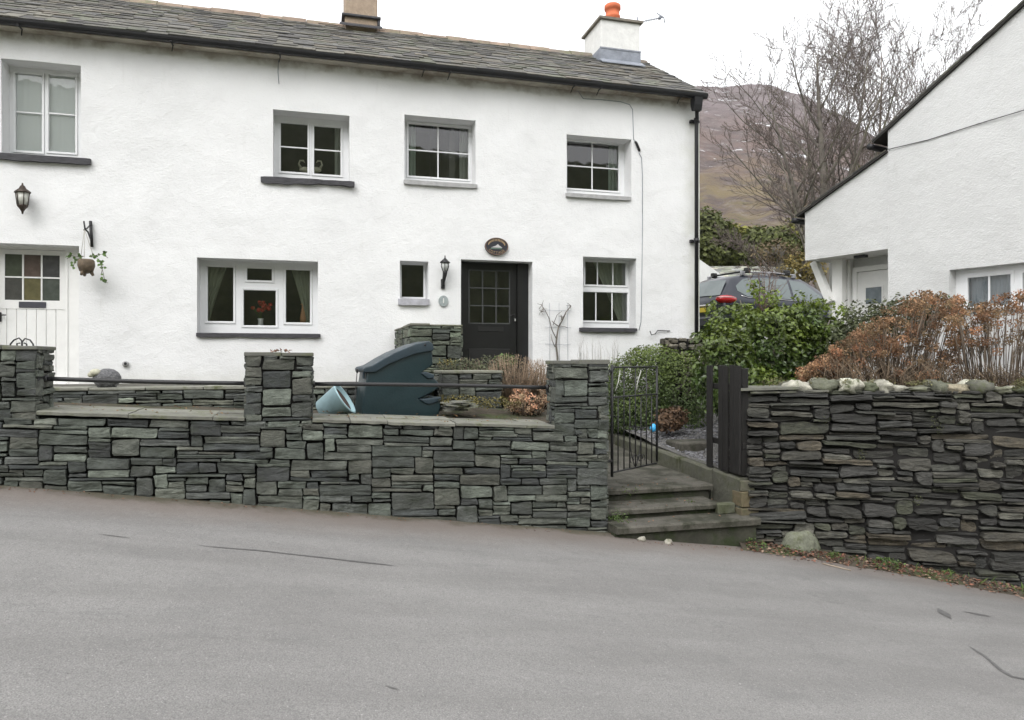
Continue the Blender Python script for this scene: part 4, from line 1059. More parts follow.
# ---- things on the window ledges
w5 = win5[2]
led = thing('flower_vase', 'white vase of red flowers standing behind the middle pane of the wide window', 'vase', ((w5[0]+w5[1])/2, 12.48, w5[2]-.05))
L0 = Vector(led.location); mb = MB(); mb.lathe([(.04, 0), (.045, .02), (.04, .14), (.047, .17), (.035, .17)], L0+Vector((.0, 0, .0)), 12); mb.build('vase', M['paintw'], led)
mb = MB()
for k in range(6): a = rv(rr); mb.tube([L0+Vector((0, 0, .15)), L0+Vector((a.x*.14, a.y*.03, .36))], .004, 5)
mb.build('stems', M['weed'], led)
mb = MB()
for k in range(16): a = rv(rr); mb.ball(L0+Vector((a.x*.17, a.y*.04-.01, .37+a.z*.07)), (.035, .03, .03), 0, (1, 1, 1), 8, 6, .3, k)
mb.build('blooms', surf('red petals', (.42, .035, .02), .6), led)
gs = thing('goose_figure', 'slim wooden goose figure behind the right pane of the wide window', 'figurine', at(303, 321, 12.45))
L0 = Vector(gs.location); mb = MB(); mb.lathe([(.045, -.03), (.05, .04), (.035, .14), (.02, .22), (.018, .27), (.012, .3)], L0, 10); mb.tube([L0+Vector((0, 0, .285)), L0+Vector((-.04, -.01, .275))], [.016, .004], 6); mb.build('body', surf('orange wood', (.5, .26, .13), .6), gs)
sw = thing('swan_figures', 'pair of pale swan ornaments side by side behind the two light upper window', 'figurine', at(311, 173, 12.45))
for sgn, xx in ((1, 305), (-1, 316)):
    L0 = at(xx, 171, 12.45); mb = MB(); mb.ball(L0+Vector((0, 0, .02)), (.09, .04, .05), 0, (1, 1, 1), 10, 8)
    mb.tube([L0+Vector((-sgn*.06, 0, .04)), L0+Vector((-sgn*.1, 0, .11)), L0+Vector((-sgn*.08, 0, .17)), L0+Vector((-sgn*.03, 0, .17)), L0+Vector((-sgn*.005, 0, .14))], [.025, .014, .013, .016, .006], 8); mb.build('swan', surf('cream china', (.5, .48, .36), .4), sw)
# ---------------------------------------------------------------- the neighbouring house (right)
A0 = atz(888, 360, 12.3); A0.z = 0
dv = atz(0, 360, 0)
def camdir(xc, z): return Vector((xc*CT+z*ST, z*CT-xc*ST, 0)).normalized()
HD = camdir(.572, -1)      # along the gable, toward the road
HI = camdir(1, .572)       # into the house
def hw(s, i, z): return A0+HD*s+HI*i+Vector((0, 0, z))
def hpx(x, y, i=0):
    """photo point lying on the gable plane pushed i metres into the house -> (s, z)"""
    o = A0+HI*i; u = ux(x)
    # camera coords
    def cc(v): return v.x*CT-v.y*ST, v.x*ST+v.y*CT
    ox, oz = cc(o); dx, dz = cc(HD)
    s = (u*oz-ox)/(dx-u*dz); zz = oz+dz*s
    return s, (360-y)/F*zz
hs = thing('roughcast_house', 'greyish white roughcast house with steep slate verge and lean-to porch on the right', 'house', (A0.x, A0.y, -.8))
def hquad(mb, pts, m=0): mb.add([hw(*p) for p in pts], [tuple(range(len(pts)))], m)
def hbox(mb, s0, s1, i0, i1, z0, z1, m=0, c=(1, 1, 1)):
    vs = [hw(a, b, d) for d in (z0, z1) for (a, b) in ((s0, i0), (s1, i0), (s1, i1), (s0, i1))]
    mb.add(vs, [(0,3,2,1),(4,5,6,7),(0,1,5,4),(1,2,6,5),(2,3,7,6),(3,0,4,7)], m, c)
sL, _ = hpx(805, 212); _, zL = hpx(805, 212); _, zJ = hpx(888, 152)
sE, zE = hpx(880, 138); s5, z5 = hpx(1024, 6)
slope = (z5-zE)/(s5-sE)
ws0, wz1 = hpx(950, 270); _, wz0 = hpx(950, 311); ws1 = hpx(1062, 270)[0]
sT = 4.4; zT = zE+slope*(sT-sE)
def verge(s): return zE+slope*(s-sE) if s <= sT else zT-slope*(s-sT)
# gable with window opening, as a fine grid so the roughcast can undulate
S1 = 4.9
ss = cuts(0, S1, [ws0, ws1, sT], .22); mb = MB()
def hn(s, z): return .025*nz(s*.7, z*.7, 8)+.01*nz(s*3, z*3, 2)
for a, b in zip(ss, ss[1:]):
    m_ = (a+b)/2; rows = [-2, wz0, wz1, None]
    zz = cuts(-2.2, 2.4, [wz0, wz1], .22)
    for c, d in zip(zz, zz[1:]):
        if ws0 < m_ < ws1 and wz0 < (c+d)/2 < wz1: continue
        mb.add([hw(a, hn(a, c), c), hw(b, hn(b, c), c), hw(b, hn(b, d), d), hw(a, hn(a, d), d)], [(0, 1, 2, 3)], 0, (1, 1, 1), True)
    n = 8
    for k in range(n):
        za0, za1 = lerp(2.4, verge(a), k/n), lerp(2.4, verge(a), (k+1)/n); zb0, zb1 = lerp(2.4, verge(b), k/n), lerp(2.4, verge(b), (k+1)/n)
        mb.add([hw(a, hn(a, za0), za0), hw(b, hn(b, zb0), zb0), hw(b, hn(b, zb1), zb1), hw(a, hn(a, za1), za1)], [(0, 1, 2, 3)], 0, (1, 1, 1), True)
for q in (((ws0, 0), (ws0, .4)), ((ws1, 0), (ws1, .4))): 
    hquad(mb, [(q[0][0], -.02, wz0), (q[1][0], .4, wz0), (q[1][0], .4, wz1), (q[0][0], -.02, wz1)])
hquad(mb, [(ws0, 0, wz1), (ws1, 0, wz1), (ws1, .4, wz1), (ws0, .4, wz1)]); hquad(mb, [(ws0, 0, wz0), (ws1, 0, wz0), (ws1, .4, wz0), (ws0, .4, wz0)])
hquad(mb, [(0, .0, -2.2), (0, 8, -2.2), (0, 8, verge(0)), (0, .0, verge(0))]); hquad(mb, [(S1, 0, -2.2), (S1, 8, -2.2), (S1, 8, verge(S1)), (S1, 0, verge(S1))])
hquad(mb, [(0, 8, -2.2), (S1, 8, -2.2), (S1, 8, verge(S1)), (sT, 8, zT), (0, 8, verge(0))])
mb.build('wall', M['render2'], hs)
# lean-to: a jettied upper wall over an open porch
zs1 = hpx(850, 254)[1]
lt = MB()
ltv = lambda s: lerp(zJ, zL, (0-s)/(0-sL))
sx = cuts(sL, 0, [], .2)
for a, b in zip(sx, sx[1:]):
    for k in range(5):
        za0, za1 = lerp(zs1, ltv(a), k/5), lerp(zs1, ltv(a), (k+1)/5); zb0, zb1 = lerp(zs1, ltv(b), k/5), lerp(zs1, ltv(b), (k+1)/5)
        lt.add([hw(a, .012+hn(a, za0), za0), hw(b, .012+hn(b, zb0), zb0), hw(b, .012+hn(b, zb1), zb1), hw(a, .012+hn(a, za1), za1)], [(0, 1, 2, 3)], 0, (1, 1, 1), True)
hquad(lt, [(sL, .0, zs1), (sL, 4, zs1), (sL, 4, zL), (sL, .0, zL)])
PD = .75     # porch depth
sP = hpx(829, 300, PD)[0]
hquad(lt, [(sP, PD, -2.2), (0, PD, -2.2), (0, PD, zs1), (sP, PD, zs1)]); hquad(lt, [(sP, PD, -2.2), (sP, 4, -2.2), (sP, 4, zs1), (sP, PD, zs1)])
lt.build('porch_wall', M['render2'], hs)
mb = MB(); mb.add([hw(sL, 0.012, zs1), hw(0, 0.012, zs1), hw(0, PD, zs1), hw(sL, PD, zs1), hw(sL, 0.015, zs1+.04), hw(0, .015, zs1+.04), hw(0, PD, zs1+.04), hw(sL, PD, zs1+.04)], [(0, 1, 2, 3), (7, 6, 5, 4)]); mb.build('porch_soffit', M['paintw'], hs)
# porch joinery
mb = MB()
t0 = hpx(812, 262, .35); t1 = hpx(830, 302, .35)
def bar(mb, a, b, w, i0, i1):
    d = Vector((b[0]-a[0], b[1]-a[1])).normalized(); n_ = Vector((-d.y, d.x))*w/2
    P = [(a[0]+n_.x, a[1]+n_.y), (b[0]+n_.x, b[1]+n_.y), (b[0]-n_.x, b[1]-n_.y), (a[0]-n_.x, a[1]-n_.y)]
    vs = [hw(p[0], i, p[1]) for i in (i0, i1) for p in P]
    mb.add(vs, [(0, 1, 2, 3), (7, 6, 5, 4)]+[(k, k+4, (k+1) % 4+4, (k+1) % 4) for k in range(4)])
bar(mb, (t0[0]+.05, zs1), t1, .13, .3, .42); mb.build('porch_brace', M['paintw'], hs)
mb = MB(); a = hpx(833, 265, .45)[0]; b = hpx(843, 265, .45)[0]; hbox(mb, a, b, .42, .55, -2.2, zs1); a = hpx(846, 265, .6)[0]; hbox(mb, b+.02, a, .6, .74, -2.2, zs1); mb.build('porch_post', M['paintw'], hs)
mb = MB(); a, z = hpx(853, 268, PD-.06); hbox(mb, a, a+.09, PD-.08, PD, -2.2, z); hbox(mb, a+.09, 0, PD-.08, PD, z-.09, z)
mb.build('door_frame', M['paintw'], hs)
dr = bpy.data.objects.new('door', None); COL.objects.link(dr); dr.parent = hs; dr['label'] = 'white half hidden porch door with one small pane'; dr.empty_display_size = .2
a2, z2 = hpx(858, 275, PD-.04)
w0, w1 = hpx(866, 288, PD-.05), hpx(882, 303, PD-.05)
mb = MB(); hbox(mb, a2, 0, PD-.05, PD-.01, -2.2, z-.1); hbox(mb, w0[0]-.03, w1[0]+.03, PD-.065, PD-.05, w0[1], w0[1]+.03); hbox(mb, w0[0]-.03, w0[0], PD-.065, PD-.05, w1[1], w0[1]); hbox(mb, w1[0], w1[0]+.03, PD-.065, PD-.05, w1[1], w0[1])
mb.build('door_leaf', M['paintw'], dr)
mb = MB(); hbox(mb, w0[0], w1[0], PD-.056, PD-.0505, w1[1], w0[1]); mb.build('pane', surf('grey porch glass', (.17, .2, .22), .15, vary=.2, vscale=8), dr)
pl = MB(); a = hpx(855, 256, .3)[0]; b = hpx(866, 256, .3)[0]; hbox(pl, a, b, .26, .36, zs1-.05, zs1-.002); pl.build('porch_light', M['gutter'], hs)
# roofs: slabs of slate running back from the verges
def hroof(sa, za, sb, zb, nm, seed):
    L = math.dist((sa, za), (sb, zb)); ds, dz = (sb-sa)/L, (zb-za)/L
    def P(i, t, o): return hw(sa+ds*t-dz*o, i, za+dz*t+ds*o)
    mb = MB(); r_ = random.Random(seed)
    slates(mb, P, L, -.06, 4.2, r_, .2, .16)
    o = mb.build(nm, M['roofslate'], hs)
    mb = MB(); vs = [P(i, t, o_) for o_ in (-.028, .004) for (i, t) in ((-.05, 0), (4.2, 0), (4.2, L), (-.05, L))]
    mb.add(vs, [(0,3,2,1),(4,5,6,7),(0,1,5,4),(1,2,6,5),(2,3,7,6),(3,0,4,7)]); mb.build('roof_deck', M['roofunder'], o)
e = .12
hroof(sE-e*1, zE-slope*e+.03, sT, zT+.03, 'main_roof', 5)
k_ = (zJ-zL)/(0-sL)
hroof(sL-.16, zL-k_*.16+.02, .0, zJ+.02, 'lean_to_roof', 6)
mb = MB()
for (sa, za) in ((sL-.2, zL-k_*.2-.05), (sE-e-.03, zE-slope*e-.05)):
    pts = [hw(sa, i, za) for i in (-.08, 0, 1, 4)]; mb.tube(pts, .055, 8)
mb.build('gutter', M['gutter'], hs)
# window in the gable
mb = MB(); wi = .16
def fr_(a, b, c, d, i0=wi, i1=wi+.07): hbox(mb, a, b, i0, i1, c, d)
f0 = hpx(958, 300, wi)[0]; sa0, zt0 = hpx(968, 278, wi); sa1, zb0 = hpx(1011, 303, wi)[0], hpx(968, 307, wi)[1]
hbox(mb, ws0-.02, ws1+.02, wi, wi+.07, zt0+.05, wz1+.02); hbox(mb, ws0-.02, ws1+.02, wi, wi+.07, wz0-.02, zb0-.05)
hbox(mb, ws0-.02, sa0-.05, wi, wi+.07, zb0-.05, zt0+.05); hbox(mb, sa1+.045, sa1+.11, wi, wi+.07, zb0-.05, zt0+.05); hbox(mb, ws1-.08, ws1+.02, wi, wi+.07, zb0-.05, zt0+.05)
wo = mb.build('window', M['upvc'], hs)
for (a, b) in ((sa0, sa1), (sa1+.16, ws1-.12)):
    mb = MB(); hbox(mb, a-.048, a, wi-.012, wi+.05, zb0-.048, zt0+.048); hbox(mb, b, b+.045, wi-.012, wi+.05, zb0-.048, zt0+.048); hbox(mb, a, b, wi-.012, wi+.05, zt0, zt0+.048); hbox(mb, a, b, wi-.012, wi+.05, zb0-.048, zb0)
    m_ = lerp(a, b, .5); hbox(mb, m_-.012, m_+.012, wi+.0, wi+.03, zb0, zt0); mb.build('sash', M['upvc'], wo)
    mb = MB(); hquad(mb, [(a, wi+.02, zb0), (b, wi+.02, zb0), (b, wi+.02, zt0), (a, wi+.02, zt0)]); mb.build('pane', M['glass'], wo)
    mb = MB(); vs = []; n = 40
    for i in range(n+1):
        s = lerp(a-.05, b+.05, i/n); dd = wi+.12+.02*math.sin(i*1.3)
        vs += [hw(s, dd, zb0-.1), hw(s, dd, zt0+.1)]
    mb.add(vs, [(2*i, 2*i+2, 2*i+3, 2*i+1) for i in range(n)], 0, (.55, .55, .57), True); mb.build('net_curtain', M['net'], wo)
mb = MB(); hbox(mb, ws0-.05, ws1+.05, -.05, wi, wz0-.04, wz0+.015); mb.build('sill', M['grey_sill'], wo)
mb = MB(); hbox(mb, .3, 4.6, 1.6, 1.7, -2, 2.4); mb.build('room_walls', M['room'], hs)
cbl = thing('gable_cable', 'thin dark cable slanting up across the roughcast gable on the right', 'cable', hw(0, 0, 3.6))
pts = []
for (x, y) in ((884, 147), (890, 149.5), (930, 140), (980, 124), (1040, 106)):
    s, z = hpx(x, y, 0); pts.append(hw(s, -.03, z))
mb = MB(); mb.tube(pts, .007, 5); mb.build('cable', M['gutter'], cbl)
# ---------------------------------------------------------------- parked car
def car(name, label, P, yaw, L_=4.6, W=.9):
    t = thing(name, label, 'car', P); t.rotation_euler = (0, 0, yaw)
    paint = surf('dark slate blue car paint', (.018, .022, .034), .3, metallic=.2, coat=.35); gl = surf('tinted car glass', (.11, .14, .14), .05, spec=1); pla = surf('black car plastic', (.02, .02, .02), .6)
    def B(mb, nm, mt, par=None): o = mb.build(nm, mt, None); o.parent = par or t; return o
    # stations x: (belt z, roof z, half width, tumblehome width)
    st = [(0, .92, .93, .80, .78), (.04, .98, 1.0, .86, .80), (.12, 1.02, 1.12, .885, .76), (.42, 1.03, 1.50, .90, .66), (.62, 1.03, 1.585, .905, .64), (1.3, 1.02, 1.64, .91, .64), (2.1, 1.0, 1.64, .91, .64), (2.7, .99, 1.585, .91, .63), (3.15, .98, 1.38, .905, .68), (3.55, .97, 1.05, .90, .80), (3.75, .96, .975, .89, .84), (4.2, .9, .91, .86, .8), (4.5, .78, .79, .78, .7), (4.6, .62, .63, .68, .6)]
    vs = []; K = 0
    for (x, b, rz_, w, tw) in st:
        h = [(0, .22), (w*.92, .22), (w*.98, .38), (w, .62), (w*.985, b-.06), (w*.95, b), (lerp(w*.95, tw, .55), lerp(b, rz_, .55)), (tw, rz_-.05), (tw-.07, rz_), (0, rz_+.015)]
        ring = h+[(-a, z) for a, z in reversed(h[1:-1])]
        K = len(ring); vs += [(x, a, z) for a, z in ring]
    fs = [(i*K+q, i*K+(q+1) % K, (i+1)*K+(q+1) % K, (i+1)*K+q) for i in range(len(st)-1) for q in range(K)]+[tuple(range(K-1, -1, -1)), tuple((len(st)-1)*K+q for q in range(K))]
    mb = MB(); mb.add(vs, fs, 0, (1, 1, 1), True); B(mb, 'body', paint)
    def sec(x, sgn, f, o=.006):      # point on the flank glasshouse
        for (a, b) in zip(st, st[1:]):
            if a[0] <= x <= b[0]:
                u = (x-a[0])/(b[0]-a[0]); bz, rz_, w, tw = (lerp(a[i], b[i], u) for i in (1, 2, 3, 4)); break
        if f < .55: g_ = f/.55; y, z = lerp(w*.95, lerp(w*.95, tw, .55), g_), lerp(bz, lerp(bz, rz_, .55), g_)
        else: g_ = (f-.55)/.45; y, z = lerp(lerp(w*.95, tw, .55), tw, g_), lerp(lerp(bz, rz_, .55), rz_-.05, g_)
        return (x, sgn*(y+o), z)
    for sgn in (-1, 1):
        for (xa, xb, ta, tb) in ((.48, 1.22, .05, 0), (1.28, 2.12, 0, 0), (2.2, 3.3, 0, .18)):
            n = 8; vs = []
            for i in range(n+1):
                x = lerp(xa, xb, i/n)
                top = .93
                if x > 2.7: top = .93-.0*(x-2.7)
                lo = .08
                if xa == .48: top = lerp(.6, .93, min(1, (x-xa)/.3)); lo = lerp(.35, .08, min(1, (x-xa)/.25))
                if xb == 3.3: top = lerp(.93, .35, max(0, (x-2.7)/.6))
                vs += [sec(x, sgn, lo), sec(x, sgn, lerp(lo, top, .5)), sec(x, sgn, top)]
            mb = MB(); mb.add(vs, [(i*3+q, i*3+3+q, i*3+4+q, i*3+1+q) for i in range(n) for q in (0, 1)], 0, (1, 1, 1), True); B(mb, 'side_window', gl)
        mb = MB(); mb.tube([sec(.55, sgn, .12, .008)]+[sec(x, sgn, .03, .01) for x in (.75, 1.3, 2.1, 3.0, 3.4)], .008, 5); B(mb, 'chrome_strip', surf('chrome trim', (.7, .7, .7), .2, metallic=1))
        mb = MB(); mb.tube([(.75, sgn*.60, 1.60), (.8, sgn*.60, 1.68), (1.7, sgn*.6, 1.71), (2.45, sgn*.6, 1.68), (2.5, sgn*.6, 1.62)], .02, 6)
        for x in (.8, 1.6, 2.42): mb.bbox(x-.05, x+.05, sgn*.6-.03, sgn*.6+.03, 1.6, 1.70, .01)
        B(mb, 'roof_rail', surf('silver rail', (.4, .4, .42), .35, metallic=.8))
        mb = MB(); mb.ball((.15, sgn*.80, .99), (.30, .15, .10), 0, (1, 1, 1), 16, 10)
        o = B(mb, 'tail_light', surf('red lamp lens', (.48, .014, .016), .15, coat=.3))
        mb = MB(); mb.ball((.14, sgn*.805, 1.03), (.285, .15, .03), 0, (1, 1, 1), 16, 8); B(mb, 'lens_strip', surf('pale lamp lens', (.7, .35, .35), .15), o)
        for x in (.85, 3.65):
            mb = MB(); mb.tube([(x, sgn*.7, .33), (x, sgn*.90, .33)], .33, 24); w_ = B(mb, 'wheel', pla)
            mb = MB(); mb.tube([(x, sgn*.88, .33), (x, sgn*.915, .33)], .21, 20); B(mb, 'rim', surf('alloy rim', (.4, .4, .42), .3, metallic=.8), w_)
        mb = MB(); mb.ball((3.05, sgn*1.0, 1.07), (.07, .11, .08), 0, (1, 1, 1), 10, 8); B(mb, 'door_mirror', paint)
    for x in (.95, 2.2):
        mb = MB(); mb.bbox(x-.04, x+.04, -.66, .66, 1.70, 1.735, .01)
        for sgn in (-1, 1): mb.bbox(x-.08, x+.08, sgn*.6-.05, sgn*.6+.05, 1.66, 1.79, .02)
        B(mb, 'roof_bar', pla)
    mb = MB(); mb.add([(.085, -.66, 1.10), (.085, 0, 1.12), (.085, .66, 1.10), (.345, .56, 1.47), (.335, 0, 1.51), (.345, -.56, 1.47)], [(5, 4, 1, 0), (4, 3, 2, 1)]); B(mb, 'rear_window', gl)
    mb = MB(); mb.add([(3.56, -.62, 1.10), (3.56, .62, 1.10), (3.03, .5, 1.50), (3.03, -.5, 1.50)], [(0, 1, 2, 3)]); B(mb, 'windscreen', gl)
    mb = MB(); mb.bbox(-.03, .0, -.26, .26, .72, .83, .004); B(mb, 'number_plate', surf('yellow plate', (.65, .5, .05), .4))
    mb = MB(); mb.bbox(-.07, .1, -.84, .84, .35, .62, .05); B(mb, 'bumper', paint)
    mb = MB(); mb.bbox(-.03, 0.02, -.45, .45, .86, .9, .008); B(mb, 'chrome_strip', surf('chrome trim', (.7, .7, .7), .2, metallic=1))
    return t
cp = atz(699, 330, 17.4); cp.z = .42
hd = camdir(math.cos(math.radians(24)), math.sin(math.radians(24)))
car('parked_car', 'dark blue estate car with roof bars and red rear lights parked between the two houses', cp, math.atan2(hd.y, hd.x))
# low outbuilding behind the car
ob = thing('outbuilding', 'low outbuilding with a pale grey slate roof and white gable behind the parked car', 'outbuilding', atz(700, 300, 27))
O = Vector(ob.location); O.z = -.2
a = atz(670, 270, 27); b = atz(800, 270, 27); dx_ = (b-a).normalized(); dy_ = Vector((-dx_.y, dx_.x, 0))
def op(u, v, z): q = a+dx_*u+dy_*v; return (q.x, q.y, z)
Lh = (b-a).length
mb = MB(); mb.add([op(1.45, 0, -1), op(Lh, 0, -1), op(Lh, 4, -1), op(1.45, 4, -1), op(1.45, 0, 3.1), op(Lh, 0, 3.1), op(Lh, 4, 3.1), op(1.45, 4, 3.1)], [(0, 1, 5, 4), (1, 2, 6, 5), (3, 0, 4, 7)])
mb.add([op(.3, -2.6, -1), op(1.45, -2.6, -1), op(1.45, -2.6, 2.7), op(.3, -2.6, 3.5), op(1.45, 0, -1), op(1.45, 0, 2.7)], [(0, 1, 2, 3), (1, 4, 5, 2)])
mb.build('wall', M['render2'], ob)
mb = MB(); r_ = random.Random(3); slates(mb, lambda x, t, o: op(x, -.2+t*.93-o*.37, 2.95+t*.37+o*.93), 2.1, 0, Lh+.3, r_, .25, .2); mb.build('roof', surf('pale slate', (.30, .31, .29), .8, tint=True, vary=.3, vscale=3), ob)
# ---------------------------------------------------------------- planting
def cloud(mb, cen, rad, n, ls, rnd, c0=(.75, 1.3), amp=.22, fr=2.2, inner=.45, seed=0, flat=None, gap=.0, up=.3, tone=None):
    cen = Vector(cen); k = 0; tries = 0
    while k < n and tries < n*6:
        tries += 1
        d = rv(rnd)
        if flat is not None and d.z*rad[2]+cen.z < flat: continue
        s = 1+amp*noise.noise(d*fr+Vector((seed*3.1, 0, 0)))+amp*.5*noise.noise(d*fr*2.7+Vector((0, seed*2.3, 0)))
        q = rnd.random()**.35; t = inner+(1-inner)*q
        p = cen+Vector((d.x*rad[0], d.y*rad[1], d.z*rad[2]))*s*t
        if gap and noise.noise(p*3.1+Vector((seed, 0, 0))) < -gap: continue
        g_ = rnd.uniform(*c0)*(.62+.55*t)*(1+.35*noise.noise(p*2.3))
        nn = (d+rv(rnd)*.9+Vector((0, 0, up))).normalized(); dd = rv(rnd); dd = (dd-nn*dd.dot(nn)).normalized()
        c = (g_, g_, g_) if tone is None else tone(rnd, g_, d, p)
        leafquad(mb, p, dd, nn, ls*rnd.uniform(.7, 1.3), ls*rnd.uniform(.5, .85), c, .12); k += 1
def stems(mb, base, tips, r0, rnd, wob=.05, c=(1, 1, 1), n=5):
    for tp in tips:
        b = Vector(base)+Vector((rnd.uniform(-1, 1)*.1, rnd.uniform(-1, 1)*.05, 0)); tp = Vector(tp); pts = []
        for k in range(n+1):
            t = k/n; pts.append(b.lerp(tp, t)+Vector((rnd.uniform(-wob, wob), rnd.uniform(-wob, wob), 0))*math.sin(t*3.1))
        g_ = rnd.uniform(.7, 1.4); mb.tube(pts, [lerp(r0, r0*.4, k/n) for k in range(n+1)], 4, 0, (c[0]*g_, c[1]*g_, c[2]*g_))
rr = random.Random(77)
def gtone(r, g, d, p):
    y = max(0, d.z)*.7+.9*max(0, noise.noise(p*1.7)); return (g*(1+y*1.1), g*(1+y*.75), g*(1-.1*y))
# big ivy bush
iv = thing('ivy_bush', 'large glossy dark green ivy covered bush with pale yellow green tips behind the picket panel', 'bush', (6.6, 9.3, -.6))
mb = MB()
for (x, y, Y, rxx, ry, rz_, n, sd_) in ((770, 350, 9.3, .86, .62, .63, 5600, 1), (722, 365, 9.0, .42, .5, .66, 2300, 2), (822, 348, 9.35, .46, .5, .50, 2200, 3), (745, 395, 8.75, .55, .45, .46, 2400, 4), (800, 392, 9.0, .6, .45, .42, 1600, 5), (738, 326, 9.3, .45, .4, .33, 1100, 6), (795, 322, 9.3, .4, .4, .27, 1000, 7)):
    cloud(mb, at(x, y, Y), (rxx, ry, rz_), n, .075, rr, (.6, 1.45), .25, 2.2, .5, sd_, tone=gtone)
for (x, y) in ((754, 287), (762, 297), (712, 308), (815, 303), (828, 306), (842, 312), (800, 300), (775, 298)):      # leggy new shoots
    p = at(x, y, 9.2); cloud(mb, p, (.10, .1, .13), 60, .06, rr, (1.5, 2.4), .3, 2, .2, x, tone=lambda r, g, d, p: (g*1.5, g*1.25, g*.8))
mb.build('leaves', M['leaf_ivy'], iv)
mb = MB(); stems(mb, (6.6, 9.3, -1.1), [at(x, y, 9.25+rr.uniform(-.3, .3)) for x, y in ((720, 330), (740, 300), (770, 305), (800, 320), (830, 320), (760, 350), (820, 350), (700, 360))], .025, rr, .08); mb.build('branches', M['bark'], iv)
# domed hedge against the cottage
hd_ = thing('box_hedge', 'low rounded light green hedge against the white wall right of the slate pier', 'hedge', (5.6, 11.3, -1.2))
mb = MB()
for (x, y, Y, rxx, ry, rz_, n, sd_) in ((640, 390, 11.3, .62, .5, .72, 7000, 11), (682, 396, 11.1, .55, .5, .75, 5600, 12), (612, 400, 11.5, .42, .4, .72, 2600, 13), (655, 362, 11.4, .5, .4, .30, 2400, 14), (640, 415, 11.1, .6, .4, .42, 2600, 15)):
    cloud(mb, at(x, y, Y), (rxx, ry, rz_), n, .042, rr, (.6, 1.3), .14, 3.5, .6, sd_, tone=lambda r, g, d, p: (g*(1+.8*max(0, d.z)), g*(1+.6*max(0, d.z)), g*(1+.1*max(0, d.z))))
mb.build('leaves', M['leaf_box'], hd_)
mb = MB(); stems(mb, (5.5, 11.3, -1.3), [at(x, y, 11.3) for x, y in ((630, 360), (650, 355), (690, 370), (610, 380))], .03, rr, .06); mb.build('branches', M['bark'], hd_)
# rubble at the cottage corner
rc_ = thing('corner_rubble_wall', 'short rough stone wall end at the cottage corner above the low hedge', 'wall', (6.45, 11.6, -.8))
boxwall(rc_, at(668, 340, 11.5).x, at(701, 340, 11.5).x, 11.5, 11.85, -.9, .40, [(2.2, 2, 1.7), (1.6, 1.5, 1.3), (2.8, 2.6, 2.3), (1.2, 1.1, .9)], 40, top=False, hp=hpB, mt='stoneB', rounded=.8, faces='flr')
# dry hydrangeas
def hydrangea(label, heads, base, sd_, petal=.03, hr=.085, mt='dry', sc=1, nm='dry_hydrangea', grp=None, npet=58, cc=(1, 1, 1)):
    t = thing(nm, label, 'shrub', base); r_ = random.Random(sd_)
    mb = MB(); ms = MB(); B_ = Vector(base)
    for h in heads:
        h = Vector(h)+Vector((0, 0, r_.uniform(-.03, .10))); g_ = r_.uniform(.55, 1.75); w_ = r_.uniform(.85, 1.2)
        hrr = hr*r_.uniform(.7, 1.2)
        for k in range(npet):
            d = rv(r_); p = h+Vector((d.x, d.y, d.z*.75))*hrr*r_.uniform(.65, 1)
            nn = (d+rv(r_)*.7).normalized(); dd = rv(r_); dd = (dd-nn*dd.dot(nn)).normalized(); q = g_*r_.uniform(.6, 1.35)
            leafquad(mb, p, dd, nn, petal*r_.uniform(.7, 1.3), petal*r_.uniform(.6, 1), (q*w_*cc[0], q*cc[1], q*.95*cc[2]), .2)
        b0 = B_+Vector(((h.x-B_.x)*.6+r_.uniform(-.1, .1), (h.y-B_.y)*.6, 0)); mid = b0.lerp(h, .55)+Vector((r_.uniform(-.06, .06), r_.uniform(-.04, .04), 0))
        q = r_.uniform(.7, 1.5); ms.tube([b0, mid, h], [.008, .006, .004], 4, 0, (q, q, q))
        if r_.random() < .8:
            e_ = mid.lerp(h, .5)+Vector((r_.uniform(-.12, .12), r_.uniform(-.1, .1), r_.uniform(.02, .15))); ms.tube([mid, e_], [.005, .003], 4, 0, (q, q, q))
    mb.build('flower_heads', M[mt], t); ms.build('stems', M['twig'], t)
    return t
def heads_in(poly_top, x0, x1, ybase, z0, z1, n, r_, dens=1):
    out = []
    while len(out) < n:
        x = r_.uniform(x0, x1); yt = interp(poly_top, x); y = lerp(yt+4, ybase, r_.random()**1.35); z = r_.uniform(z0, z1)
        out.append(atz(x, y, z))
    return out
r_ = random.Random(55)
topA = [(798, 376), (825, 358), (850, 336), (880, 315), (905, 302), (925, 290), (940, 292), (965, 300)]
hydrangea('rust brown dry hydrangea, the broadest and densest of those above the rubble wall', heads_in(topA, 800, 962, 380, 9.0, 9.9, 250, r_), atz(890, 385, 9.5), 60)
topC = [(955, 300), (975, 306), (990, 302), (1005, 294), (1030, 292), (1080, 290)]
hydrangea('dry brown hydrangea with sparse stems and white wall showing through, below the gable window', heads_in(topC, 950, 1075, 350, 8.8, 9.4, 110, r_), atz(995, 400, 9.2), 61)
topD = [(780, 382), (800, 372), (830, 368), (1080, 365)]
hy = thing('dead_stems', 'tangled low dead brown stems along the top of the rubble wall under the hydrangeas', 'plants', atz(900, 385, 9)); hy['kind'] = 'stuff'
mb = MB()
for k in range(1100):
    x = r_.uniform(830, 1080); z = r_.uniform(8.8, 9.7); b_ = atz(x, 389, z); b_.z = -.42; h_ = r_.uniform(.15, .5)*(1 if x < 950 else .75); q = r_.uniform(.6, 1.9)
    mb.tube([b_, b_+Vector((r_.uniform(-.12, .12), r_.uniform(-.05, .05), h_*.6)), b_+Vector((r_.uniform(-.25, .25), r_.uniform(-.08, .08), h_))], [.005, .004, .002], 3, 0, (q, q*.95, q*.85))
mb.build('stems', M['twig'], hy)
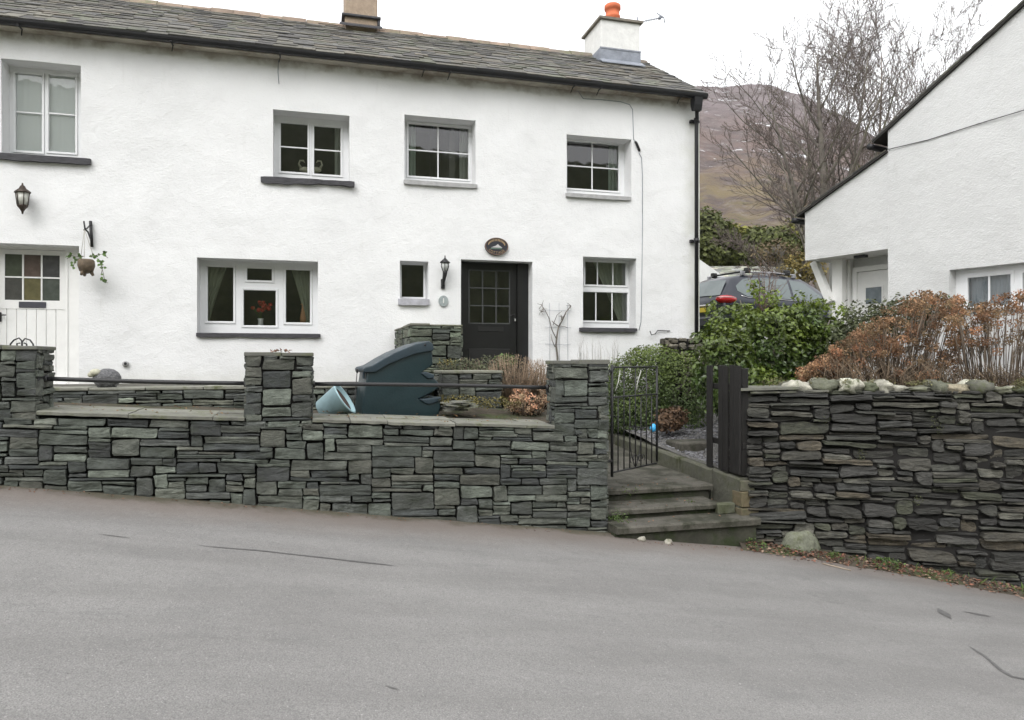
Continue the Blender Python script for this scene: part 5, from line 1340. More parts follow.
ev = thing('evergreen_shrub', 'dull dark green evergreen shrub with feathery arching tips behind the hydrangeas by the porch', 'shrub', atz(880, 380, 10.6))
mb = MB()
for (x, y, z, rxx, rz_, n, sd_) in ((868, 330, 10.4, .45, .42, 1500, 1), (905, 318, 10.5, .5, .32, 1300, 2), (940, 310, 10.2, .4, .2, 600, 3), (850, 345, 10.3, .35, .35, 900, 4)):
    cloud(mb, atz(x, y, z), (rxx, .3, rz_), n, .06, rr, (.6, 1.3), .35, 3, .3, sd_, tone=lambda r, g, d, p: (g*1.0, g*1.05, g*1.1))
for k in range(34):
    b_ = atz(rr.uniform(850, 950), rr.uniform(318, 340), 10.4); dxx = rr.uniform(-.15, .5); L2 = rr.uniform(.2, .45)
    for j in range(16):
        u = j/15; p = b_+Vector((dxx*u, 0, L2*(u-.45*u*u))); leafquad(mb, p, rv(rr)+Vector((.3, 0, .2)), Vector((0, -1, .3)), .05, .02, (.9, 1, .9))
mb.build('foliage', M['leaf_ever'], ev)
# bare twiggy shrub before the car
bs_ = thing('bare_shrub', 'small bare reddish twiggy shrub in front of the parked car', 'shrub', atz(765, 320, 13.4))
mb = MB(); B_ = Vector(bs_.location)
for k in range(30):
    tp = atz(rr.uniform(745, 790), rr.uniform(258, 292), rr.uniform(13, 13.8)); q = rr.uniform(.6, 1.4); m_ = B_.lerp(tp, .5)+rv(rr)*.08
    mb.tube([B_+rv(rr)*.08, m_, tp], [.008, .005, .002], 4, 0, (1.1*q, .9*q, .9*q))
    for j in range(3): e_ = m_.lerp(tp, rr.random()); mb.tube([e_, e_+rv(rr)*.18+Vector((0, 0, .08))], [.005, .002], 3, 0, (1.1*q, .9*q, .9*q))
mb.build('twigs', M['twig'], bs_)
# front bed planting
def bush_small(nm, label, blobs, mt, ls, tone=None, c0=(.7, 1.3), stemn=0, stc=(1, 1, 1), cat='shrub', up=.3):
    b0 = at(blobs[0][0], blobs[0][1], blobs[0][2]); t = thing(nm, label, cat, b0); mb = MB()
    for (x, y, Y, rxx, ry, rz_, n, sd_) in blobs: cloud(mb, at(x, y, Y), (rxx, ry, rz_), n, ls, rr, c0, .3, 3, .3, sd_, tone=tone, up=up)
    mb.build('foliage', M[mt], t)
    if stemn:
        ms = MB()
        for (x, y, Y, rxx, ry, rz_, n, sd_) in blobs:
            c_ = at(x, y, Y)
            for k in range(stemn):
                d = rv(rr); p = c_+Vector((d.x*rxx, d.y*ry, abs(d.z)*rz_*1.15)); b_ = c_+Vector((d.x*rxx*.5, d.y*ry*.5, -rz_)); q = rr.uniform(.6, 1.6)
                ms.tube([b_, b_.lerp(p, .5)+rv(rr)*.03, p], [.005, .004, .002], 3, 0, (q*stc[0], q*stc[1], q*stc[2]))
        ms.build('stems', M['twig'], t)
    return t
bush_small('heather', 'grey green heather mound below the black door, left of the brown stems', [(462, 370, 9.9, .38, .3, .16, 1500, 1), (490, 372, 9.7, .3, .3, .22, 1100, 2), (484, 385, 9.4, .28, .3, .22, 700, 6)], 'leaf_heath', .035, c0=(.5, 1.2), stemn=60)
bush_small('leafy_sprig', 'bright green leafy sprig rising above the heather in front of the black door', [(505, 361, 9.9, .16, .15, .10, 300, 3)], 'leaf_box', .045, c0=(1, 2), cat='plant')
bush_small('astilbe', 'clump of dry grey brown stems and seed heads before the black door', [(512, 378, 9.3, .42, .3, .30, 1000, 4), (536, 380, 9.4, .26, .3, .26, 500, 5)], 'leaf_heath', .028, tone=lambda r, g, d, p: (g*1.7, g*1.15, g*1.3), stemn=170, stc=(1.5, 1.4, 1.3))
hydrangea('small dry pinkish hydrangea beside the slate pier behind the right iron rail', [at(rr.uniform(508, 546), rr.uniform(393, 415), rr.uniform(8.5, 8.8)) for _ in range(34)], at(528, 415, 8.7), 62, .028, .06, 'dry_pink', npet=44)
bush_small('bedding_weeds', 'low mossy green weeds and debris on the bed behind the coping', [(455, 400, 8.6, .35, .3, .06, 350, 8), (490, 402, 8.5, .4, .3, .07, 400, 9), (445, 362, 10.2, .2, .6, .05, 350, 10), (420, 352, 10.5, .2, .6, .04, 120, 12)], 'leaf_heath', .03, tone=lambda r, g, d, p: (g*1.4, g*1.1, g*.6), c0=(.5, 1.2))['kind'] = 'stuff'
gw = thing('wispy_grass', 'thin pale wispy stalks against the white wall under the sash window', 'grass', at(600, 345, 11.6)); gw['kind'] = 'stuff'
mb = MB()
for k in range(85):
    x = rr.uniform(578, 619); p = at(x, 372, rr.uniform(11.3, 11.8)); h_ = rr.uniform(.25, .62); q = rr.uniform(1.6, 3.6); p.z = -.35; mb.tube([p, p+Vector((rr.uniform(-.03, .03), 0, h_)), p+Vector((rr.uniform(-.06, .06), 0, h_+rr.uniform(.05, .25)))], [.003, .002, .001], 3, 0, (q, q*1.2, q*1.5))
for k in range(26):
    x = rr.uniform(533, 545); p = at(x, 390, rr.uniform(9.5, 9.9)); h_ = rr.uniform(.2, .5); q = rr.uniform(1.5, 3); mb.tube([p, p+Vector((rr.uniform(-.08, .08), 0, h_))], [.004, .002], 3, 0, (q, q*.9, q*.9))
mb.build('stalks', M['twig'], gw)
# climbing rose on wire
ro = thing('climbing_rose', 'bare pruned climbing rose on a wire trellis beside the black door', 'rose', at(557, 360, 11.9))
def ow(x, y, o=.06): p = at(x, y, 12-o); return p
mb = MB()
for pts, r0 in (([(558, 380), (557.5, 358), (556, 345), (557, 335), (558.5, 327)], .020), ([(558.5, 327), (563, 319), (566, 312), (571, 306)], .014), ([(558, 326), (554, 323), (552, 321)], .010), ([(557, 340), (552, 330), (549, 318), (545, 310), (542, 306)], .009), ([(562, 320), (561, 315)], .010), ([(553, 325), (557, 315), (562, 311)], .006), ([(555, 347), (552, 340), (551, 334)], .008), ([(560, 326), (566, 327), (568, 328)], .006)):
    mb.tube([ow(*p) for p in pts], [lerp(r0, r0*.6, k/(len(pts)-1)) for k in range(len(pts))], 6)
for (x, y) in ((543, 309), (542, 305), (541, 311), (563, 317), (571, 306)):
    for k in range(5): q = ow(x, y); mb.tube([q, q+rv(rr)*.09], [.006, .002], 4)
mb.build('canes', M['bark'], ro)
mb = MB()
for x in (549.5, 559, 567.5): mb.tube([ow(x, 303, .02), ow(x+.5, 375, .02)], .0028, 4)
for y in (310, 327, 344): mb.tube([ow(545, y, .02), ow(571, y+.8, .02)], .0028, 4)
mb.build('trellis_wire', M['lead'], ro)
# fern beside path, blue toy ball, slab
bush_small('dead_fern', 'rust brown dead fern on the slate chippings beyond the open gate', [(673, 418, 10.3, .25, .2, .17, 500, 30), (664, 424, 10.2, .16, .2, .12, 200, 31)], 'dry', .07, c0=(.2, .7), stemn=20, cat='fern')
bp_ = at(653.5, 428, 10.0); mb = MB(); mb.ball(bp_, (.055, .05, .06), 0, (1, 1, 1), 12, 9, .25, 3)
tag(mb.build('blue_bag', surf('bright blue plastic', (.06, .42, .80), .4)), 'small bright blue crumpled bag on the chippings behind the gate', 'bag')
mb = MB(); q = at(693, 443, 9.5); mb.bbox(q.x-.32, q.x+.3, 9.25, 9.75, -1.32, -1.185, .02); tag(mb.build('paving_slab', M['step']), 'loose pale stone slab lying on the slate chippings behind the picket panel', 'slab')
tw = thing('tied_string', 'pair of whitish twigs caught in the upper part of the open gate', 'twig', gp(.55, -.3)); mb = MB(); mb.tube([gp(.64, -.13), gp(.56, -.26), gp(.53, -.36)], .006, 5); mb.tube([gp(.17, -.12), gp(.13, -.26), gp(.07, -.36)], .005, 5); mb.build('twig', surf('bleached twig', (.5, .5, .46), .7), tw)
# ---------------------------------------------------------------- bits and pieces on the terrace
def soften(o, w=.02, seg=2, ang=35):
    import bmesh
    bm = bmesh.new(); bm.from_mesh(o.data); bmesh.ops.remove_doubles(bm, verts=bm.verts, dist=.0005)
    es = [e for e in bm.edges if len(e.link_faces) == 2 and e.calc_face_angle(0) > math.radians(ang)]
    bmesh.ops.bevel(bm, geom=es, offset=w, segments=seg, affect='EDGES', profile=.6)
    bm.to_mesh(o.data); bm.free()
    for p in o.data.polygons: p.use_smooth = True
    o.data.update()
def rotz_at(o, c, a):
    o.data.transform(Matrix.Translation(c)@Matrix.Rotation(a, 4, 'Z')@Matrix.Translation(-Vector(c)))
bc = at(401, 416, 8.35)
bn = thing('plastic_bin', 'big dark blue green moulded plastic bin with a sloping lid standing behind the wall coping', 'bin', (bc.x, bc.y, -.62))
bn.rotation_euler = (0, 0, math.radians(9))
sc = dep(398, 8.35)/F/6.827
def bl(p): return ((p[0]-600)*sc, -(p[1]-575)*sc)
zo = bc.z+.62+.0
dkp = surf('dark blue green plastic', (.011, .027, .032), .38, vary=.15, vscale=5, bump=.002, bscale=40)
ltp = surf('weathered blue plastic lid', (.026, .042, .054), .42, vary=.2, vscale=6, bump=.002, bscale=40)
body = [(330, 700), (332, 560), (352, 400), (372, 268), (445, 232), (600, 160), (822, 112), (830, 222), (812, 240), (770, 262), (745, 285), (790, 318), (838, 318), (872, 352), (868, 390), (800, 430), (730, 462), (775, 492), (820, 490), (884, 456), (886, 520), (870, 575), (868, 700)]
def ext(poly, y0, y1, mt, nm, w, par=bn, inset=0, ang=35):
    mb = MB(); mb.prism([(bl(p)[0], bl(p)[1]+zo) for p in poly], 'y', y0, y1); o = mb.build(nm, mt, None); o.parent = par
    soften(o, w, 3, ang); return o
ext(body, 0, .42, dkp, 'body', .018)
ext([(340, 252), (352, 240), (400, 228), (480, 180), (560, 138), (700, 82), (795, 60), (822, 80), (832, 118), (820, 128), (700, 150), (600, 185), (510, 222), (430, 268), (418, 274), (345, 276)], -.03, .45, ltp, 'lid', .012)
ext([(345, 262), (362, 262), (358, 318), (347, 318)], .05, .12, ltp, 'lid_catch', .004)
ext([(738, 282), (775, 272), (836, 296), (834, 318), (790, 322)], -.022, .45, ltp, 'hand_grip', .012); ext([(728, 460), (760, 462), (886, 450), (880, 478), (800, 500), (770, 494)], -.022, .45, ltp, 'hand_grip', .012)
mb = MB(); p = bl((765, 88)); mb.tube([(p[0], -.035, p[1]+zo), (p[0], -.02, p[1]+zo)], .012, 8); o = mb.build('bolt', M['iron'], None); o.parent = bn
c = at(335, 405, 8.3)
bk_ = thing('blue_tub', 'pale blue tub tipped on its side next to the dark plastic bin', 'tub', c)
ax = Vector((.72, -.2, .5)).normalized(); e1 = ax.orthogonal().normalized(); e2 = ax.cross(e1)
def cyl(mb, prof, n=24, m=0):
    vs = [c+ax*z+(e1*math.cos(t)+e2*math.sin(t))*r for (r, z) in prof for t in [2*math.pi*k/n for k in range(n)]]
    mb.add(vs, [(i*n+k, i*n+(k+1) % n, (i+1)*n+(k+1) % n, (i+1)*n+k) for i in range(len(prof)-1) for k in range(n)], m, (1, 1, 1), True)
mb = MB(); cyl(mb, [(0, -.17), (.12, -.17), (.145, -.15), (.185, .12), (.20, .125), (.20, .14), (.175, .14), (.13, -.14), (0, -.14)])
mb.build('tub', surf('pale blue plastic', (.36, .52, .56), .5, vary=.15, vscale=6), bk_)
mb = MB(); cyl(mb, [(0, .10), (.168, .10)]); mb.build('compost', surf('brown compost', (.08, .05, .04), .9), bk_)
mb = MB(); mb.tube([at(353, 420, 8.45), at(355, 398, 8.5), at(357, 373, 8.5)], .006, 6); mb.ball(at(357.2, 371, 8.5), (.014, .014, .028), 0, (1, 1, 1), 8, 6)
tag(mb.build('garden_cane', M['iron']), 'thin dark cane with a knobbed tip between the pale tub and the dark bin', 'cane')
sp = thing('slate_pile', 'small pile of broken flat slates right of the dark plastic bin', 'slate pile', at(455, 410, 8.3)); mb = MB(); r_ = random.Random(9)
for k in range(9):
    q = at(440+r_.uniform(0, 34), 411-k*1.1, 8.2+r_.uniform(0, .4)); n = 6; a0 = r_.uniform(0, 6); rr_ = [r_.uniform(.07, .15) for _ in range(n)]
    tl = r_.uniform(-.15, .15)
    vs = [(q.x+rr_[i]*1.3*math.cos(a0+i*6.283/n), q.y+rr_[i]*math.sin(a0+i*6.283/n), q.z+dz+tl*rr_[i]*math.cos(a0+i)) for dz in (0, .014) for i in range(n)]
    mb.add(vs, [tuple(range(n-1, -1, -1)), tuple(range(n, 2*n))]+[(i, (i+1) % n, (i+1) % n+n, i+n) for i in range(n)], 0, (r_.uniform(.8, 1.4),)*3)
mb.build('slates', M['cope'], sp)
so = thing('stone_sheep', 'grey woolly looking sheep ornament with a pale head on the low terrace wall', 'ornament', at(107, 387, 9.15)); L0 = Vector(so.location); L0.z = -.305
mb = MB(); q = at(107, 378.5, 9.15); mb.ball(q, (.145, .12, .115), 0, (1, 1, 1), 20, 14, .04, 2, 6); mb.build('body', surf('grey pebbled stone', (.13, .13, .135), .9, vary=.5, vscale=40, bump=.02, bscale=45), so)
q = at(95.5, 372.5, 9.1)
mb = MB(); mb.ball(q, (.06, .06, .042), 0, (1, 1, 1), 12, 9, .1, 3); mb.ball(q+Vector((-.045, -.01, -.025)), (.035, .035, .03), 0, (1, 1, 1), 10, 7); mb.ball(q+Vector((.045, 0, .01)), (.03, .02, .015), 0, (1, 1, 1), 8, 6); mb.build('head', surf('cream stone', (.42, .41, .32), .9, vary=.2, vscale=20), so)
mb = MB()
for dx_ in (-.08, -.03, .04, .09): mb.tube([at(107, 384, 9.12)+Vector((dx_, 0, 0)), Vector((L0.x+dx_, 9.12, -.31))], .018, 6)
mb.build('legs', surf('grey pebbled stone leg', (.13, .13, .13), .9), so)
ir = thing('iron_scroll', 'small curled wrought iron scroll showing above the left slate pier', 'ironwork', at(20, 352, 8.4)); mb = MB()
for pts in (((10, 350), (10.5, 344), (14, 340), (19, 338), (22, 341), (22, 350)), ((34, 350), (33, 344), (30, 340), (25, 338.5), (22.5, 341.5)), ((17, 350), (17, 343.5), (20, 343.2)), ((27, 350), (26.6, 344), (24, 343))): mb.tube([at(x, y, 8.4) for x, y in pts]+[at(pts[-1][0], pts[-1][1]+.2, 8.4)], .008, 6)
mb.tube([at(22, 341, 8.4), at(22, 400, 8.4)], .01, 6); mb.tube([at(9, 352, 8.4), at(35, 352, 8.4)], .01, 6); mb.build('scroll', M['iron'], ir)
# ---------------------------------------------------------------- ground around
mb = MB(); gx = cuts(-8, 3.17, [], .25); gy = cuts(7.95, 9.02, [], .2)
def gq(mb, gx, gy, zf, c=(1, 1, 1)):
    n = len(gy); vs = [(x, y, zf(x, y)) for x in gx for y in gy]
    mb.add(vs, [(i*n+j, (i+1)*n+j, (i+1)*n+j+1, i*n+j+1) for i in range(len(gx)-1) for j in range(n-1)], 0, c, True)
gq(mb, gx, gy, lambda x, y: copez(x)-.02+.02*nz(x*2, y*2)+(.10*sstep(8.3, 9, y) if x > 1.6 else 0))
gx = cuts(1.25, 3.17, [], .2); gq(mb, gx, cuts(9.0, 12.02, [], .2), lambda x, y: -.55+.18*sstep(9, 10.5, y)+.03*nz(x*2, y*2))
mb.add([(3.17, 7.6, -1.7), (3.17, 12.2, -1.5), (3.17, 12.2, -.36), (3.17, 9.5, -.5), (3.17, 7.6, -.66)], [(0, 1, 2, 3, 4)])
tag(mb.build('garden_bed', M['soil']), kind='structure')
mb = MB(); gq(mb, cuts(-8, 1.6, [], .4), cuts(9.2, 12.02, [], .4), lambda x, y: -.355+.006*nz(x, y)); tag(mb.build('terrace', M['step']), kind='structure')
def gg_(x, y):
    z = -1.36+.27*sstep(8.2, 12, y)+.02*nz(x*2, y*2)
    z += .95*sstep(5.25, 5.55, x)*(1-sstep(8.6, 9.3, y))
    z += 1.0*sstep(6.6, 7.6, x)*sstep(8.6, 9.3, y)
    return min(z, -.42+.02*nz(x, y))
def frontlim(x): return 7.5 if x < 4.92 else 7.46-.417*(x-4.92)
mb = MB(); gx = cuts(4.9, 13, [], .12); gy = cuts(0, 1, [], .04); vs = []
for x in gx:
    for t in gy: y = lerp(frontlim(x)+.28, 14.5, t); vs.append((x, y, gg_(x, y)))
n = len(gy); fsA = []; fsB = []
for i in range(len(gx)-1):
    for j in range(n-1): (fsA if gx[i] < 7.2 and vs[i*n+j][2] < -.7 else fsB).append((i*n+j, (i+1)*n+j, (i+1)*n+j+1, i*n+j+1))
mb.add(vs, fsA, 0, (1, 1, 1), True); mb.add(vs, fsB, 1, (1, 1, 1), True)
tag(mb.build('garden_ground', [M['gravel'], M['soil']]), kind='structure')
# loose chippings
ck = MB(); r_ = random.Random(91)
for k in range(2600):
    x = r_.uniform(5.0, 6.9); y = r_.uniform(8.0, 11.2); z = gg_(x, y)
    if z > -.9: continue
    s_ = r_.uniform(.014, .035); q = r_.uniform(.5, 1.6); ck.ball((x, y, z+s_*.2), (s_, s_*r_.uniform(.6, 1), s_*.5), 0, (q, q, q*1.02), 5, 3)
tag(ck.build('slate_chippings', surf('loose slate chip', (.15, .15, .155), .85, tint=True)), 'grey slate chippings spread beside the path behind the open gate', 'gravel', kind='stuff')
# road
m, nt, bs = mat('worn asphalt'); L = nt.links.new
g = N(nt, 'ShaderNodeNewGeometry'); P = g.outputs['Position']; sep = N(nt, 'ShaderNodeSeparateXYZ'); L(P, sep.inputs[0])
mp = N(nt, 'ShaderNodeMapping'); mp.inputs['Scale'].default_value = (.35, 1.3, 1); mp.inputs['Rotation'].default_value = (0, 0, .08); L(P, mp.inputs[0])
c = mixc(nt, noisen(nt, mp.outputs[0], 1.3, 7, .6, .35, .68), (.215, .208, .20), (.275, .268, .258))
c = mixc(nt, mathn(nt, 'MULTIPLY', noisen(nt, P, 2.2, 8, .7, .5, .75), .5), c, (.16, .158, .155))
mpt = N(nt, 'ShaderNodeMapping'); mpt.inputs['Scale'].default_value = (.12, 1.0, 1); mpt.inputs['Rotation'].default_value = (0, 0, .06); L(P, mpt.inputs[0])
c = mixc(nt, mathn(nt, 'MULTIPLY', noisen(nt, mpt.outputs[0], .9, 5, .6, .5, .66), .35), c, (.31, .302, .292))
mpd = N(nt, 'ShaderNodeMapping'); mpd.inputs['Scale'].default_value = (.5, 2.2, 1); mpd.inputs['Rotation'].default_value = (0, 0, -.05); mpd.inputs['Location'].default_value = (3, 7, 0); L(P, mpd.inputs[0])
c = mixc(nt, mathn(nt, 'MULTIPLY', noisen(nt, mpd.outputs[0], 1.6, 9, .72, .58, .74), .5), c, (.15, .148, .146))
vo = N(nt, 'ShaderNodeTexVoronoi', feature='DISTANCE_TO_EDGE'); vo.inputs['Scale'].default_value = .55
wv = N(nt, 'ShaderNodeVectorMath', operation='ADD'); nn_ = N(nt, 'ShaderNodeTexNoise'); nn_.inputs['Scale'].default_value = 3; nn_.inputs['Detail'].default_value = 6; L(P, nn_.inputs[0]); L(P, wv.inputs[0]); L(nn_.outputs['Color'], wv.inputs[1]); L(wv.outputs[0], vo.inputs['Vector'])
crk = mathn(nt, 'MULTIPLY', mathn(nt, 'SUBTRACT', 1, ramp01(nt, vo.outputs['Distance'], .002, .009)), noisen(nt, P, .5, 2, .5, .52, .6))
c = mixc(nt, mathn(nt, 'MULTIPLY', crk, .22), c, (.09, .088, .085))
fine = noisen(nt, P, 130, 3, .6, .38, .62)
c = mixc(nt, mathn(nt, 'MULTIPLY', fine, .6), c, (.13, .128, .125))
c = mixc(nt, mathn(nt, 'MULTIPLY', noisen(nt, P, 55, 3, .7, .5, .66), .4), c, (.12, .118, .115))
c = mixc(nt, mathn(nt, 'MULTIPLY', noisen(nt, P, 75, 2, .5, .66, .74), .65), c, (.42, .41, .39))
c = mixc(nt, mathn(nt, 'MULTIPLY', noisen(nt, P, 38, 3, .6, .70, .76), .8), c, (.07, .068, .065))
d1 = mathn(nt, 'SUBTRACT', sep.outputs[1], 7.5)
d2 = mathn(nt, 'ADD', mathn(nt, 'SUBTRACT', sep.outputs[1], 7.46), mathn(nt, 'MULTIPLY', mathn(nt, 'SUBTRACT', sep.outputs[0], 4.92), .417))
dd = mathn(nt, 'ADD', mathn(nt, 'MAXIMUM', d1, d2), mathn(nt, 'MULTIPLY', noisen(nt, P, 2.5, 7, .7), .7))
c = mixc(nt, mathn(nt, 'MULTIPLY', ramp01(nt, dd, -.8, .35), .8), c, (.165, .135, .115))
c = mixc(nt, mathn(nt, 'MULTIPLY', ramp01(nt, dd, .12, .36), .85), c, (.075, .07, .045))
L(c, bs.inputs['Base Color']); bs.inputs['Roughness'].default_value = .82; bs.inputs['Specular IOR Level'].default_value = .35
b1 = N(nt, 'ShaderNodeBump'); b1.inputs['Distance'].default_value = .006; L(noisen(nt, P, 110, 3, .6), b1.inputs['Height'])
b2 = N(nt, 'ShaderNodeBump'); b2.inputs['Distance'].default_value = .02; L(noisen(nt, P, 5, 5, .6), b2.inputs['Height']); L(b2.outputs[0], b1.inputs['Normal']); L(b1.outputs[0], bs.inputs['Normal'])
M['asphalt'] = m
def roadh(x, y): return roadz(x)+.008*nz(x*.8, y*.9)+.03*sstep(7.0, 7.6, y+.417*max(0, x-4.92))
mb = MB(); gq(mb, cuts(-22, 22, [], .25), cuts(-3.5, 7.7, [], .25), roadh); tag(mb.build('road', M['asphalt']), kind='structure')
def rpx(x, y):
    u = ux(x); v = (360-y)/F; z = -1.53/(v+.135*(u*CT+ST)); X = z*(u*CT+ST)
    for _ in range(6):
        z = roadz(X)/v if abs(v) > 1e-6 else z; Xn = z*(u*CT+ST); X = (X+Xn)/2
    Y = z*(CT-u*ST); return X, Y
seam = surf('old tar seam', (.105, .103, .10), .75, vary=.3, vscale=20)
def ribbon(pts, ws, nm, mt, up=.004):
    P2 = [rpx(*p) for p in pts]; Q = []
    for a, b in zip(P2, P2[1:]):
        k = max(2, int(math.dist(a, b)/.06))
        for i in range(k): Q.append((lerp(a[0], b[0], i/k), lerp(a[1], b[1], i/k)))
    Q.append(P2[-1]); vs = []; n = len(Q)
    for i, (x, y) in enumerate(Q):
        a, b = Q[max(0, i-1)], Q[min(n-1, i+1)]; d = Vector((b[0]-a[0], b[1]-a[1])).normalized(); t = i/(n-1)
        w = interp(ws, t)*(1+.7*nz(i*.35, 3.3)); o = .03*nz(i*.12, 8)
        for s_ in (-1, 1): X, Y = x-d.y*(w*s_+o), y+d.x*(w*s_+o); vs.append((X, Y, roadh(X, Y)+up))
    mb = MB(); mb.add(vs, [(2*i, 2*i+1, 2*i+3, 2*i+2) for i in range(n-1)]); tag(mb.build(nm, mt), kind='structure')
ribbon([(197, 545.5), (260, 551), (330, 559), (395, 567)], [(0, .002), (.25, .016), (.5, .008), (.8, .018), (1, .002)], 'road_seam', seam)
ribbon([(100, 534.5), (130, 538)], [(0, .002), (.5, .01), (1, .002)], 'road_seam', seam)
ribbon([(970, 647), (985, 656), (1000, 670), (1012, 677), (1034, 681)], [(0, .006), (.3, .016), (1, .018)], 'road_seam', seam)
ribbon([(938, 609), (952, 620)], [(0, .004), (.5, .05), (1, .004)], 'road_seam', seam)
ribbon([(962, 612), (992, 617)], [(0, .002), (.6, .035), (1, .002)], 'road_seam', seam)
ribbon([(385, 686), (400, 690)], [(0, .001), (.5, .006), (1, .001)], 'road_seam', seam)
# verge soil, leaf litter, weeds along the rubble wall
vg = MB(); n = 60; vs = []
for i in range(n+1):
    s = -.15+7.3*i/n; x, y, d = ptB(max(s, 0)); x += min(s, 0); nx_, ny_ = d.y, -d.x
    w = .16+.07*nz(s*2.3, 1)+.05*sstep(0, 3, s)
    for (o, h) in ((-.12, .06), (.03, .055), (w*.6, .04), (w, .01), (w+.07, -.02)):
        X, Y = x+nx_*(o+.12), y+ny_*(o+.12); vs.append((X, Y, roadh(X, Y)+h+.01*nz(X*7, Y*7)))
vg.add(vs, [(i*5+q, i*5+5+q, i*5+6+q, i*5+1+q) for i in range(n) for q in range(4)], 0, (1, 1, 1), True); tag(vg.build('verge', M['soil']), kind='structure')
lt_ = MB(); r_ = random.Random(17)
def leaflet(mb, X, Y, Z, s_, c_, tilt=.5):
    n_ = (Vector((0, 0, 1))+rv(r_)*tilt).normalized(); d_ = rv(r_); d_ = (d_-n_*d_.dot(n_)).normalized(); leafquad(mb, Vector((X, Y, Z)), d_, n_, s_, s_*.7, c_, .25)
def vergept(s, o):
    x, y, d = ptB(max(s, 0)); x += min(s, 0); X, Y = x+d.y*(o+.12), y-d.x*(o+.12); return X, Y
for k in range(2600):
    s = r_.uniform(-.1, 6.5); o = abs(r_.gauss(0, .13)); X, Y = vergept(s, o); q = r_.uniform(.4, 1.5); red = r_.random()
    cc = (q*1.15, q*.8, q*.75) if red < .4 else (q, q, q) if red < .8 else (q*1.6, q*1.7, q*1.8)
    leaflet(lt_, X, Y, roadh(X, Y)+.05*max(0, 1-o/.25)+.012, r_.uniform(.025, .055), cc)
for k in range(230):    # a scatter in the gutter of the left wall and on the steps
    X = r_.uniform(-4, 4.8); Y = 7.44-abs(r_.gauss(0, .07))-(.22 if X > 3.2 else 0); q = r_.uniform(.4, 1.3); leaflet(lt_, X, Y, roadh(X, Y)+.008, r_.uniform(.012, .03), (q, q*.85, q*.8))
for k in range(70):
    X = r_.uniform(3.3, 4.7); Y = r_.uniform(7.3, 8.5); Z = -1.825 if Y < 7.6 else -1.70 if Y < 7.99 else -1.545; q = r_.uniform(.5, 1.5); leaflet(lt_, X, Y, Z+.012, r_.uniform(.015, .035), (q, q*.9, q*.8))
for k in range(150):
    X = r_.uniform(-2.4, 2.4); Y = r_.uniform(7.5, 8.2); q = r_.uniform(.7, 1.6); leaflet(lt_, X, Y, copez(X)+.01+.02*(Y > 8), r_.uniform(.015, .04), (q*1.1, q*1.0, q*.7))
for k in range(14): X, Y = r_.uniform(-.45, -.25), r_.uniform(7.5, 7.7); leaflet(lt_, X, Y, .09, .05, (1.5, 1.3, 1.3), 1)
tag(lt_.build('leaf_litter', M['litter']), 'brown and reddish fallen leaves strewn along the foot of the walls', 'leaf litter', kind='stuff')
wd = MB()
for (s, o, n_, rad) in ((.05, .08, 90, .14), (.5, .05, 60, .12), (1.5, .1, 160, .16), (1.62, .05, 60, .12), (2.2, .02, 50, .1), (4.0, .1, 200, .2), (3.9, .0, 120, .2), (.95, .1, 60, .1), (4.5, .1, 200, .25), (3.0, .05, 50, .12)):
    X, Y = vergept(s, o)
    for k in range(n_):
        a = rv(r_); q = r_.uniform(.6, 1.8); x_, y_ = X+a.x*rad, Y+a.y*rad*.7; leaflet(wd, x_, y_, roadh(x_, y_)+.03+abs(a.z)*rad*.6, r_.uniform(.015, .035), (q, q, q), 1.2)
for k in range(420):   # grass blades at the far right
    s = r_.choice([r_.uniform(3.7, 5.2), r_.uniform(3.7, 5.2), r_.uniform(0, 5)]); X, Y = vergept(s, r_.uniform(0, .22)); Z = roadh(X, Y)+.03; h_ = r_.uniform(.05, .16)*(1.4 if s > 3.7 else .7); dx_, dy_ = r_.uniform(-.07, .07), r_.uniform(-.07, .03); q = r_.uniform(.7, 2)
    wd.add([(X-.003, Y, Z), (X+.003, Y, Z), (X+dx_*.5+.002, Y+dy_*.5, Z+h_*.7), (X+dx_, Y+dy_, Z+h_)], [(0, 1, 2), (0, 2, 3)], 0, (q, q, q*.9))
for k in range(160):   # by the left end of the steps
    X, Y = 3.2+abs(r_.gauss(0, .08)), r_.uniform(7.3, 7.6); q = r_.uniform(.5, 1.5); leaflet(wd, X, Y, -1.80+abs(r_.gauss(0, .05)), .022, (q, q, q), 1.2)
for (x, y, n_) in ((690, 505, 70), (714, 517, 60), (735, 500, 40), (630, 490, 20)):
    p = at(x, y, 7.75)
    for k in range(n_): a = rv(r_); q = r_.uniform(.5, 1.4); leaflet(wd, p.x+a.x*.1, p.y+a.y*.08, p.z+a.z*.05, .025, (q, q, q*.8), 1.2)
tag(wd.build('weeds', M['weed']), 'small green weeds and grass tufts at the foot of the rubble wall and steps', 'weeds', kind='stuff')
ms = MB()   # cushions on the wall top
for (s, d_, rx, rz_, n_) in ((.9, -.1, .14, .07, 160), (1.15, -.02, .10, .06, 100), (.4, -.2, .2, .08, 160), (2.1, -.15, .3, .035, 220), (3.3, -.12, .35, .04, 260), (3.05, .03, .11, .07, 150), (3.6, .0, .12, .06, 150), (4.4, -.05, .3, .05, 260), (2.7, -.2, .2, .05, 120), (3.5, -.25, .5, .06, 200), (4.1, .02, .08, .05, 60), (1.6, -.2, .2, .04, 120)):
    c_ = Vector(frB(s, interp(topB, s)+.03, d_-.07)); cloud(ms, c_, (rx, .12, rz_), n_, .028, r_, (.8, 2.0), .3, 3, .2, s, tone=lambda r, g, d, p: (g*1.35, g*1.15, g*1.2))
